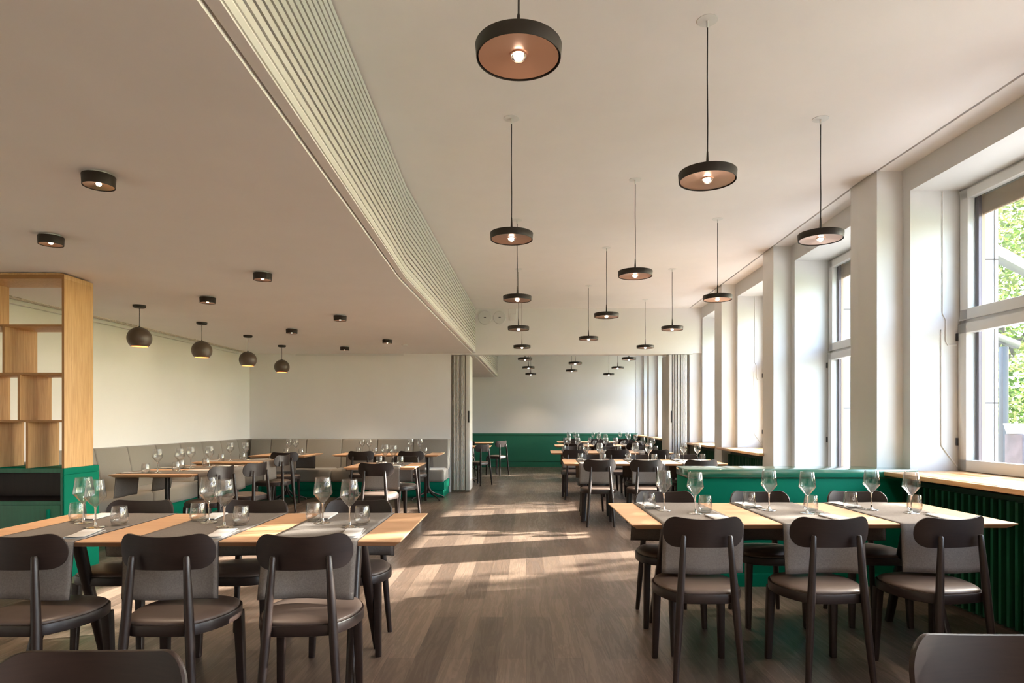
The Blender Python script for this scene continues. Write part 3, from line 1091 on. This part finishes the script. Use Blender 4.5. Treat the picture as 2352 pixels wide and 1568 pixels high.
def runner_mesh(wd, span, drop_n, drop_f, seed):
    rnd = random.Random(seed)
    ph = [rnd.uniform(0, 6) for _ in range(4)]
    half = span / 2 + .003
    path = []
    nd = 8
    for k in range(nd, 0, -1):
        path.append((-half - .002, .745 - drop_n * k / nd, k / nd, -1))
    path.append((-half - .001, .7485, 0, -1))
    path.append((-half + .004, .7512, 0, 0))
    ns = 24
    for k in range(1, ns):
        path.append((-half + 2 * half * k / ns, .7512, 0, 0))
    path.append((half - .004, .7512, 0, 0))
    path.append((half + .001, .7485, 0, 1))
    for k in range(1, nd + 1):
        path.append((half + .002, .745 - drop_f * k / nd, k / nd, 1))
    nx = 16
    vs, fs = [], []
    for (y, z, d, sd_) in path:
        for i in range(nx + 1):
            x = -wd / 2 + wd * i / nx
            t = x / wd * 2
            yy = y
            if sd_:
                yy += sd_ * d * (.016 * math.sin(t * 3.0 + ph[0 if sd_ < 0 else 1]) + .016 + .006 * d)
            zz = z
            if not sd_:
                zz += .0009 * max(0, math.sin(t * 5 + y * 9 + ph[2]))
            vs.append((x + (d * .008 * math.sin(ph[3]) if sd_ else 0), yy, zz))
    n1 = nx + 1
    for j in range(len(path) - 1):
        for i in range(nx):
            a = j * n1 + i
            fs.append((a, a + 1, a + n1 + 1, a + n1))
    cm = MB().add(vs, fs).mesh('runner', M['cloth'], smooth=60)
    # hem: thin dark stitched edge all round
    hm = MB()
    np_ = len(path)
    loop = [(j, 0) for j in range(np_)] + [(np_ - 1, i) for i in range(1, n1)] + [(j, nx) for j in range(np_ - 2, -1, -1)] + [(0, i) for i in range(nx - 1, 0, -1)]
    pts = [Vector(vs[j * n1 + i]) for j, i in loop]
    hm.tube(pts + [pts[0]], .0018, 5)
    return cm, hm.mesh('hem', M['hem'], smooth=60)

uid = [0]
def setting(cx, cy, rz, rx, span, where, spot, near='nearer', far='farther', wd=.43, dn=.25, df=.25, emb=False, full=True, flip=False):
    """runner at local x = rx across a table centred (cx,cy); ware for two facing guests"""
    uid[0] += 1
    ca, sa = math.cos(rz), math.sin(rz)
    def wp(x, y):
        return (cx + ca * x - sa * y, cy + sa * x + ca * y)
    cm, hm = runner_mesh(wd, span, dn, df, uid[0] * 13)
    r = obj('table_runner', cm, None, (*wp(rx, 0), 0), (0, 0, rz))
    md = r.modifiers.new('thickness', 'SOLIDIFY')
    md.thickness = .0012
    md.offset = 1
    tag(r, 'grey linen runner, %s, on %s' % (spot, where), 'table runner', 'grey table runners')
    obj('hem', hm, r)
    zt = .7535
    fx = -1 if flip else 1
    items = (('near', (.14, -.005), (.07, -.075), (.150, -span / 2 + .165), 0), ('far', (-.17, .14), (-.085, .065), (-.150, span / 2 - .165), PI))
    for side, tp, wpn, npn, nr in items:
        wd_ = near if side == 'near' else far
        j = lambda s=.012: random.uniform(-s, s)
        o = obj('tumbler', me_tumb, None, (*wp(rx + fx * tp[0] + j(), tp[1] + j()), zt), (0, 0, rz + j(.5) + (.35 if fx < 0 else 0)))
        tag(o, 'water tumbler, %s, %s runner, %s' % (wd_, spot, where), 'glass', 'water tumblers on the tables')
        if emb:
            e = obj('emblem', me_emb, o)
            tag(e, 'white printed crest')
        o = obj('wine_glass', me_wine, None, (*wp(rx + fx * wpn[0] + j(), wpn[1] + j()), zt), (0, 0, rz))
        tag(o, 'stemmed wine glass, %s, %s runner, %s' % (wd_, spot, where), 'wine glass', 'wine glasses on the tables')
        if full:
            a = j(.10) + .12 * fx
            np = wp(rx + fx * npn[0] + j(.006), npn[1])
            o = obj('napkin', me_nap, None, (*np, zt), (0, 0, rz + nr + a))
            tag(o, 'folded white napkin, %s, %s runner, %s' % (wd_, spot, where), 'napkin', 'folded napkins on the tables')
            ang = rz + nr + a
            o = obj('fork', me_fork, None, (np[0] - math.sin(ang) * .035 , np[1] + math.cos(ang) * .035, zt), (0, 0, ang + .05))
            tag(o, 'steel fork in napkin, %s, %s runner, %s' % (wd_, spot, where), 'fork', 'forks on the tables')

# front right table
def long_table(cx, cy, rz, lx, ly, where, label, group, rxs, chairs_near, chairs_far, emb=False, full=True, SP=('aisle end', 'middle', 'window end')):
    trestle_table(cx, cy, rz, lx, ly, label, group)
    for rx, sp in zip(rxs, SP):
        setting(cx, cy, rz, rx, ly, where, sp, 'near side', 'far side', emb=emb, full=full)
    for (x, y, a), sp in zip(chairs_near, SP):
        chair(x, y, a, 'dark chair seen from behind, %s, %s' % (sp, where))
    for (x, y, a), sp in zip(chairs_far, SP):
        chair(x, y, PI + a, 'dark chair facing the camera, %s, %s' % (sp, where))

long_table(1.585, 3.785, .014, 2.07, .86, 'table before the green half-wall', 'long beech topped table standing before the green half-wall, near windows', 'long beech tables',
           (-.655, -.015, .615), [(.886, 3.29, .0), (1.512, 3.29, .05), (2.10, 3.29, .18)], [(.93, 4.115, 0), (1.57, 4.12, 0), (2.225, 4.125, -.02)], emb=True)
long_table(-1.625, 3.30, .012, 2.09, .86, 'table by the green cabinet', 'long beech topped table beside the green cabinet and oak shelf', 'long beech tables',
           (-.645, .005, .635), [(-2.15, 2.82, -.04), (-1.528, 2.82, .0), (-.958, 2.82, .10)], [(-2.305, 3.64, 0), (-1.622, 3.64, 0), (-1.00, 3.645, .02)], emb=True, SP=('cabinet end', 'middle', 'aisle end'))
long_table(1.525, 8.43, -.025, 2.07, .86, 'table beyond the half-wall', 'beech topped table just beyond the green half-wall', 'long beech tables',
           (-.63, .03, .68), [(.90, 7.90, .02), (1.47, 7.87, .0), (2.14, 7.85, 0)], [(.93, 8.78, 0), (1.59, 8.76, 0), (2.22, 8.75, 0)])
long_table(1.46, 11.1, -.025, 2.07, .86, 'table in the partition opening', 'beech topped table standing in the partition opening', 'long beech tables',
           (-.62, .03, .68), [(.80, 10.55, .0), (1.50, 10.53, .0), (2.15, 10.51, 0)], [(.88, 11.46, 0), (1.52, 11.44, 0), (2.14, 11.43, 0)], full=False)
long_table(1.66, 13.95, -.025, 2.07, .86, 'first long table of the far room', 'beech topped table in the far room, nearer the partition', 'long beech tables',
           (-.62, .02, .68), [(1.0, 13.42, .0), (1.63, 13.4, .0), (2.3, 13.39, 0)], [(1.04, 14.31, 0), (1.68, 14.29, 0), (2.33, 14.28, 0)], full=False)
long_table(1.83, 16.3, -.025, 2.07, .86, 'last long table of the far room', 'beech topped table in the far room, last before the green wall panelling', 'long beech tables',
           (-.66, -.02, .68), [(1.13, 15.8, .0), (1.80, 15.79, .0), (2.48, 15.77, 0)], [(1.16, 16.66, 0), (1.83, 16.64, 0), (2.5, 16.63, 0)], full=False)

# two chairs at the bottom edge of the picture
chair(-.885, 1.15, PI + .03, 'dark chair back close to the camera, before the table by the green cabinet')
chair(1.035, 1.25, PI - .03, 'dark chair back close to the camera, before the table near the windows')

# tables by the benches on the left
G2 = 'small beech tables by the benches'
HP = PI / 2
pedestal_table(-3.81, 6.70, .018, .84, .63, 'small beech table at the long bench, first beyond the oak shelf', G2)
setting(-3.81, 6.70, HP, .01, .84, 'first bench table from the oak shelf', 'single', 'chair side', 'bench side', wd=.40)
chair(-3.33, 6.66, HP - .20, 'dark chair turned sideways at the first bench table from the oak shelf')
pedestal_table(-3.80, 7.35, .018, .84, .63, 'small beech table at the long bench, second from the oak shelf', G2)
setting(-3.80, 7.35, HP, .01, .84, 'second bench table from the oak shelf', 'single', 'chair side', 'bench side', wd=.40)
chair(-3.20, 7.20, HP - .25, 'dark chair turned sideways at the second bench table from the oak shelf')
pedestal_table(-3.95, 8.62, -.018, .88, .68, 'small beech table at the long bench, third from the oak shelf', G2)
setting(-3.95, 8.62, HP, .01, .88, 'third bench table from the oak shelf', 'single', 'chair side', 'bench side', wd=.42)
chair(-3.52, 8.80, HP - .15, 'dark chair turned sideways at the third bench table from the oak shelf')
pedestal_table(-3.86, 10.18, -.02, .88, .82, 'beech table in the corner of the two benches', G2)
setting(-3.86, 10.18, -.02, .10, .82, 'corner table of the benches', 'single', 'near side', 'bench side')
chair(-3.70, 9.70, .25, 'dark chair seen from behind at the corner table')
pedestal_table(-2.24, 10.40, -.01, 1.69, .74, 'beech table for four before the back bench', G2, feet=((-.62, 0), (.62, 0)))
setting(-2.24, 10.40, -.01, -.40, .74, 'table before the back bench', 'corner-side', 'near side', 'bench side')
setting(-2.24, 10.40, -.01, .42, .74, 'table before the back bench', 'partition-side', 'near side', 'bench side')
chair(-2.60, 10.04, .03, 'dark chair seen from behind at the back bench table, towards the corner')
chair(-1.81, 10.04, .0, 'dark chair seen from behind at the back bench table, towards the partition')
pedestal_table(-1.72, 7.80, .0, .84, .84, 'square beech table standing free before the back bench table', G2)
setting(-1.72, 7.80, .0, .03, .84, 'free-standing square table', 'single', 'near side', 'far side')
chair(-1.705, 7.28, .0, 'dark chair with sunlit seat at the near side of the free square table')
chair(-1.66, 8.28, PI - .35, 'dark chair at the far side of the free square table, its back to the benches')
# far room, left
pedestal_table(-1.30, 13.45, .0, 1.1, .84, 'beech table in the far room half hidden by the folding partition, nearer one', G2)
pedestal_table(-1.38, 15.8, .0, 1.1, .84, 'beech table in the far room half hidden by the folding partition, farther one', G2)
chair(-.98, 12.74, math.radians(50), 'dark chair angled in the far room beside the partition stack, nearer one')
chair(-.70, 15.0, math.radians(52), 'dark chair angled in the far room beside the partition stack, farther one')
chair(-1.42, 14.55, math.radians(160), 'dark chair in the far room, mostly hidden behind the partition stack')

# ------------------------------------------------------------------ disc pendants
def pendant(x, y, label):
    global pd
    zb = 2.508
    if pd is None:
        t = thing('pendant_lamp', label, 'pendant lamp', (x, y, 0), 0, 'disc pendant lamps')
        rim = MB().lathe([(.1385, zb), (.1410, zb), (.1445, zb + .041), (.1425, zb + .044), (.030, zb + .046), (.0, zb + .046)], 64, cap=False)
        rim.lathe([(.1385, zb), (.1385, zb + .02), (.0, zb + .02)], 64, cap=False)
        obj('housing', rim.mesh('housing', M['black'], smooth=40), t)
        obj('reflector', MB().lathe([(.1335, zb + .004), (.1335, zb + .007), (.030, zb + .014), (.030, zb + .012), (.1335, zb + .004)], 64, cap=False).mesh('reflector', M['copper'], smooth=40), t)
        obj('socket', MB().lathe([(.031, zb + .0185), (.031, zb + .008), (.026, zb + .008), (.026, zb + .0185)], 32, cap=False).mesh('socket', M['copper'], smooth=40), t)
        obj('lens', MB().lathe([(.0, zb - .012), (.010, zb - .011), (.018, zb - .006), (.024, zb + .002), (.025, zb + .012), (0, zb + .012)], 32, cap=False).mesh('lens', M['lens'], smooth=60), t)
        obj('bulb', MB().lathe([(0, zb + .000), (.007, zb + .001), (.011, zb + .006), (.011, zb + .018), (0, zb + .018)], 24, cap=False).mesh('bulb', M['led']), t)
        obj('stem', MB().lathe([(.0095, zb + .045), (.0085, zb + .06), (.0048, zb + .145), (.0034, zb + .152)], 16).mesh('stem', M['black'], smooth=40), t)
        obj('cord', MB().tube([(0, 0, zb + .128), (.0012, 0, zb + .3), (-.0012, 0, zb + .52), (0, 0, ZC - .028)], .0034, 8).mesh('cord', M['cord'], smooth=60), t)
        obj('canopy', MB().lathe([(.0, ZC), (.052, ZC), (.052, ZC - .0025), (.006, ZC - .004), (.0055, ZC - .038), (.0, ZC - .038)], 40).mesh('canopy', M['white'], smooth=40), t)
        pd = t
        KIDS[pd.name] = list(pd.children)
        l = bpy.data.lights.new('lamp_glow', 'SPOT')
        l.energy = 42
        l.spot_size = math.radians(105)
        l.spot_blend = .8
        l.color = (1, .80, .60)
        l.shadow_soft_size = .03
        pd_light.append(l)
    else:
        t = dup(pd, (x, y, 0), 0, label, 'disc pendant lamps')
    lo = bpy.data.objects.new('lamp_glow', pd_light[0])
    COL.objects.link(lo)
    lo.location = (x, y, zb - .03)
pd, pd_light = None, []
lefts = [(-.026, 2.11), (-.099, 4.227), (-.092, 6.37), (-.105, 8.44), (-.073, 10.56), (-.026, 12.65), (.05, 14.7), (.116, 16.8)]
mids = [(.915, 3.19), (.915, 5.306), (.939, 7.40), (.935, 9.48), (1.05, 13.58), (1.12, 15.6)]
rights = [(1.973, 4.233), (1.92, 6.34), (1.95, 8.44), (1.99, 10.57), (2.046, 12.6), (2.133, 14.75), (2.2, 16.85)]
ordn = ['first', 'second', 'third', 'fourth', 'fifth', 'sixth', 'seventh', 'eighth']
for row, nm in ((lefts, 'beam-side'), (mids, 'middle'), (rights, 'window-side')):
    for k, (x, y) in enumerate(row):
        far = y > YP
        if far:
            kk = sum(1 for q in row[:k] if q[1] > YP)
            lb_ = 'black disc pendant lamp in the far room, %s one of the %s row there' % (ordn[kk], nm)
        else:
            lb_ = 'black disc pendant with copper underside, %s of the %s row from the camera' % (ordn[k], nm)
        pendant(x, y, lb_)

# ------------------------------------------------------------------ surface spots on the low ceiling
sp = None
spl = None
spots = [(-2.10, 3.10, 'beam-side row, first from the camera'), (-3.11, 4.13, 'wall-side row, closely above the oak shelf'), (-2.16, 5.17, 'beam-side row, second from the camera'), (-3.12, 6.18, 'wall-side row, beside the ball pendants, second from the shelf'),
         (-2.145, 7.27, 'beam-side row, third from the camera'), (-3.10, 8.34, 'wall-side row, third from the shelf'), (-2.075, 9.42, 'beam-side row, fourth and last'), (-2.98, 10.35, 'wall-side row, last, above the back bench')]
for x, y, wh in spots:
    lab = 'round black ceiling spot, ' + wh
    if sp is None:
        sp = thing('ceiling_spot', lab, 'ceiling lamp', (x, y, 0), 0, 'round ceiling spots')
        zb = 2.447
        hs = MB().lathe([(.0685, zb), (.0705, zb), (.0735, zb + .05), (.072, zb + .053), (0, zb + .053)], 48, cap=False)
        hs.lathe([(.0685, zb), (.0685, zb + .02), (0, zb + .02)], 48, cap=False)
        obj('housing', hs.mesh('housing', M['black'], smooth=40), sp)
        obj('ceiling_plate', MB().lathe([(.055, zb + .052), (.055, ZL)], 32).mesh('ceiling_plate', M['white'], smooth=40), sp)
        obj('reflector', MB().lathe([(.0655, zb + .003), (.0655, zb + .005), (.020, zb + .012), (.020, zb + .010), (.0655, zb + .003)], 48, cap=False).mesh('reflector', M['copper'], smooth=40), sp)
        obj('bulb', MB().lathe([(0, zb + .003), (.008, zb + .004), (.013, zb + .012), (0, zb + .012)], 24, cap=False).mesh('bulb', M['led2'], smooth=60), sp)
        KIDS[sp.name] = list(sp.children)
        spl = bpy.data.lights.new('spot_glow', 'SPOT')
        spl.energy = 85
        spl.spot_size = math.radians(92)
        spl.spot_blend = .8
        spl.color = (1, .78, .56)
        spl.shadow_soft_size = .02
    else:
        dup(sp, (x, y, 0), 0, lab)
    lo = bpy.data.objects.new('spot_glow', spl)
    COL.objects.link(lo)
    lo.location = (x, y, 2.43)

# ------------------------------------------------------------------ ball pendants over the left bench
bp_ = None
for k, (x, y) in enumerate(((-4.07, 6.64), (-4.01, 7.80), (-3.97, 9.0), (-3.95, 10.2))):
    lab = 'brown ball pendant lamp over the long bench, ' + ('first from the oak shelf', 'second from the oak shelf', 'third from the oak shelf', 'fourth, before the back wall')[k]
    if bp_ is None:
        bp_ = thing('ball_pendant', lab, 'pendant lamp', (x, y, 0), 0, 'ball pendants over the bench')
        zc, r = 2.162, .118
        th0 = math.asin(.080 / r)
        prof = [(r * math.sin(th0 + (PI - th0) * i / 22), zc - r * math.cos(th0 + (PI - th0) * i / 22)) for i in range(23)]
        prof[-1] = (0, zc + r)
        obj('shade', MB().lathe(prof, 48, cap=False).mesh('shade', M['brown'], smooth=60), bp_)
        r2 = r - .002
        prof2 = [(r2 * math.sin(th0 + (PI - th0) * i / 22), zc - r2 * math.cos(th0 + (PI - th0) * i / 22)) for i in range(23)]
        prof2[-1] = (0, zc + r2)
        obj('shade_lining', MB().lathe([prof[0]] + prof2, 48, cap=False).mesh('shade_lining', M['bowlin'], smooth=60), bp_)
        obj('bulb', MB().lathe([(0, zc - .045), (.02, zc - .04), (.032, zc - .012), (.02, zc + .02), (.013, zc + .05), (0, zc + .05)], 24, cap=False).mesh('bulb', emit('ball_bulb', (1.0, .66, .36), 22.0), smooth=60), bp_)
        obj('cord', MB().tube([(0, 0, zc + r - .002), (.001, 0, 2.38), (0, 0, ZL - .028)], .003, 8).mesh('cord', M['cord'], smooth=60), bp_)
        obj('ferrule', MB().lathe([(.012, zc + r - .004), (.007, zc + r + .010), (0, zc + r + .012)], 16).mesh('ferrule', M['alu'], smooth=60), bp_)
        obj('canopy', MB().lathe([(0, ZL - .030), (.048, ZL - .030), (.060, ZL - .022), (.062, ZL), (0, ZL)], 40).mesh('canopy', M['black'], smooth=50), bp_)
        KIDS[bp_.name] = list(bp_.children)
        bl = bpy.data.lights.new('ball_glow', 'SPOT')
        bl.energy = 30
        bl.spot_size = math.radians(95)
        bl.spot_blend = .6
        bl.color = (1, .72, .45)
        bl.shadow_soft_size = .03
    else:
        dup(bp_, (x, y, 0), 0, lab)
    lo = bpy.data.objects.new('ball_glow', bl)
    COL.objects.link(lo)
    lo.location = (x, y, 2.07)

# ------------------------------------------------------------------ round speakers and box on the partition header
for k, (x, r) in enumerate(((-.748, .126), (-.482, .117))):
    o = thing('wall_speaker', ('larger round white wall speaker beside the slatted beam', 'smaller round white wall speaker next to the junction box')[k], 'speaker', (x, yb(x), 3.158), 0, 'round white wall speakers')
    o.rotation_euler = (PI / 2, 0, -.022)
    obj('cover', MB().lathe([(0, 0), (r, 0), (r, .022), (r - .008, .030), (0, .032)], 48).mesh('cover', M['white'], smooth=40), o)
    obj('badge', MB().box(-.02, .02, -.005, .008, .031, .0335).mesh('badge', M['alu']), o)
    obj('indicator', MB().lathe([(0, .03), (.006, .03), (.006, .0335), (0, .0335)], 12, (0, -r * .65, 0)).mesh('indicator', M['napkin']), o)
o = thing('junction_box', 'small cream box with two conduits on the partition header', 'junction box', (-.245, yb(-.245), 3.16))
obj('housing', MB().box(-.055, .055, -.035, 0, -.055, .06).mesh('housing', M['wall'], bevel=.008), o)
obj('conduit', MB().tube([(-.06, -.012, -.02), (-.06, -.012, .155)], .006, 8).mesh('conduit', M['wall'], smooth=40), o)
obj('conduit', MB().tube([(.06, -.012, -.02), (.06, -.012, .155)], .006, 8).mesh('conduit', M['wall'], smooth=40), o)
o = obj('smoke_detector', MB().lathe([(0, ZL - .018), (.04, ZL - .016), (.05, ZL)], 32, (-1.95, 10.1, 0)).mesh('smoke_detector', M['white'], smooth=40))
tag(o, 'small flat white detector on the low ceiling near the partition', 'smoke detector')
struct('trim_10', MB().prism([(-4.2, yb(-4.2, -.02)), (-2.23, yb(-2.23, -.02)), (-2.23, yb(-2.23)), (-4.2, yb(-4.2))], ZL - .035, ZL), M['white'])

# ------------------------------------------------------------------ outside: terrace, planter, railing, awning, trees
struct('ground_terrace', MB().box(3.9, 11.0, -10, 30, -.4, -.15), M['terrace'])
struct('ground_garden', MB().box(11.0, 80, -40, 80, -.6, -.35).box(-40, 3.9, 18.4, 80, -.6, -.35).box(-40, 3.9, -40, -4.75, -.6, -.35), M['lawn'])
rl = thing('railing', 'grey balustrade with vertical bars along the terrace edge', 'railing', (9.4, 0, 0))
obj('top_rail', MB().box(-.04, .04, 4, 24, .96, 1.03).mesh('top_rail', M['alu'], bevel=.005), rl)
obj('bottom_rail', MB().box(-.025, .025, 4, 24, -.05, 0).mesh('bottom_rail', M['alu']), rl)
b = MB()
for k in range(110):
    y = 4.1 + k * .18
    b.box(-.02, .02, y, y + .035, 0, .965)
tag(obj('baluster', b.mesh('baluster', M['alu']), rl), kind='stuff')
pl = thing('planter', 'tall weathered planter box on the terrace outside the big window', 'planter', (6.08, 7.7, -.15))
obj('box', MB().box(-.14, .14, -.14, .14, 0, 1.28).box(-.115, .115, -.115, .115, 1.2, 1.285).mesh('box', M['rust'], bevel=.006), pl)
bu = obj('bucket', MB().lathe([(0, 1.135), (.10, 1.135), (.13, 1.25), (.135, 1.25), (.135, 1.262), (.12, 1.262), (.09, 1.16), (0, 1.16)], 28, (6.02, 7.75, 0)).mesh('bucket', M['zinc'], smooth=40))
tag(bu, 'small zinc bucket standing on the tall planter outside', 'bucket')
aw = thing('awning_arm', 'grey aluminium awning post with sloping arm outside the big window', 'awning', (7.6, 10.05, -.15))
obj('post', MB().box(-.045, .045, -.045, .045, 0, 2.62).mesh('post', M['alu'], bevel=.006), aw)
q = MB().tube([(-.25, -.1, 2.78), (.28, .1, 2.66)], .06, 16, square=True)
obj('arm_head', q.mesh('arm_head', M['alu'], smooth=40), aw)
aw2 = thing('awning_arm', 'grey aluminium awning beam crossing the upper pane outside', 'awning', (0, 0, 0))
obj('beam', MB().tube([(5.2, 7.1, 3.22), (7.6, 9.0, 3.20)], [.07, .07], 16, square=True).mesh('beam', M['alu'], smooth=40), aw2)
gc = thing('garden_chair', 'white folding chair on the terrace beyond the planter', 'chair', (7.4, 9.05, -.15), .6)
obj('seat', MB().box(-.2, .2, -.2, .2, .70, .73).mesh('seat', M['white']), gc)
obj('backrest', MB().box(-.2, .2, .18, .21, .95, 1.12).mesh('backrest', M['white']), gc)
for s in (-1, 1):
    obj('leg', MB().tube([(s * .18, -.25, 0), (s * .18, .2, 1.12)], .014, 8).mesh('leg', M['white']), gc)
    obj('leg', MB().tube([(s * .18, .25, 0), (s * .18, -.18, .72)], .014, 8).mesh('leg', M['white']), gc)

def tree(x, y, label, trunk, blobs, n, seed, m, leaf=.13, low=-.4):
    rnd = random.Random(seed)
    t = thing('tree', label, 'tree', (x, y, low), 0, 'trees beyond the terrace')
    tb = MB()
    for pts, r in trunk:
        tb.tube(pts, r, 12)
    obj('trunk', tb.mesh('trunk', M['bark'], smooth=60), t)
    lv = MB()
    for cx, cy, cz, r in blobs:
        k = int(n * r * r)
        for _ in range(k):
            while True:
                p = Vector((rnd.uniform(-1, 1), rnd.uniform(-1, 1), rnd.uniform(-1, 1)))
                if .35 < p.length < 1: break
            c0 = Vector((cx, cy, cz)) + p * r
            a = Vector((rnd.gauss(0, 1), rnd.gauss(0, 1), rnd.gauss(0, .6))).normalized()
            b_ = a.cross(Vector((rnd.gauss(0, 1), rnd.gauss(0, 1), rnd.gauss(0, 1)))).normalized()
            s_ = leaf * rnd.uniform(.6, 1.3)
            lv.add([c0 - a * s_ * .6, c0 + b_ * s_ * .35, c0 + a * s_ * .6, c0 - b_ * s_ * .35], [(0, 1, 2, 3)])
    me = bpy.data.meshes.new('foliage')
    me.from_pydata(lv.v, [], lv.f)
    me.materials.append(m)
    obj('foliage', me, t)
T1 = [([(0, 0, 0), (.1, -.1, 1.3), (-.25, .1, 2.3), (.35, .1, 3.4), (.3, .6, 5.0)], [.28, .24, .2, .17, .1]),
      ([(-.2, .1, 2.2), (-.9, -.4, 3.6), (-1.6, -.9, 4.8)], [.13, .1, .06]), ([(.3, .1, 3.3), (1.2, -.5, 4.6), (1.8, -1.0, 5.8)], [.13, .1, .06])]
tree(12.2, 16.4, 'old tree with twisted trunk and pale green leaves beyond the terrace', T1,
     [(-.3, 0, 6.6, 2.0), (-2.0, -1.2, 5.4, 1.5), (1.9, -1.0, 6.2, 1.7), (0, 0.6, 8.4, 1.8), (-1.6, 1.2, 7.4, 1.5), (.6, -1.6, 4.6, 1.1), (-.7, -.9, 1.6, 1.0), (1.6, -.6, 2.2, 1.2), (.4, -2.2, 7.4, 1.3), (-1.0, -1.5, 3.3, .7), (-1.9, -.9, 2.6, .9), (-2.2, -1.4, 4.0, 1.0)], 620, 3, M['leaf'])
tree(14.5, 19.5, 'broad bushy tree standing behind the twisted one', [([(0, 0, 0), (.2, 0, 3)], [.25, .15])],
     [(0, 0, 2.6, 2.2), (-2.4, -1.6, 1.8, 1.6), (2.4, -1.0, 2.2, 2.0), (0, 0, 6, 2.3), (-2, 1, 4.8, 1.7)], 500, 5, M['leaf2'], leaf=.18)

tree(12.6, 7.0, 'dense leafy tree added out of view to shade the big window from the sun', [([(0, 0, 0), (.1, .1, 2.5), (0, .2, 4.6)], [.25, .2, .12])],
     [(0, .0, 6.2, 1.7), (0, -1.2, 5.4, 1.5), (.3, 1.3, 5.3, 1.3), (.2, -.2, 4.6, 1.5), (.4, -1.5, 6.6, 1.3), (.2, 1.4, 6.6, 1.2), (-.6, .2, 5.6, 1.5), (-.4, 1.9, 4.8, .8)], 330, 8, M['leaf2'], leaf=.2)  # unseen tree, crown placed in the sun's path to shade and dapple
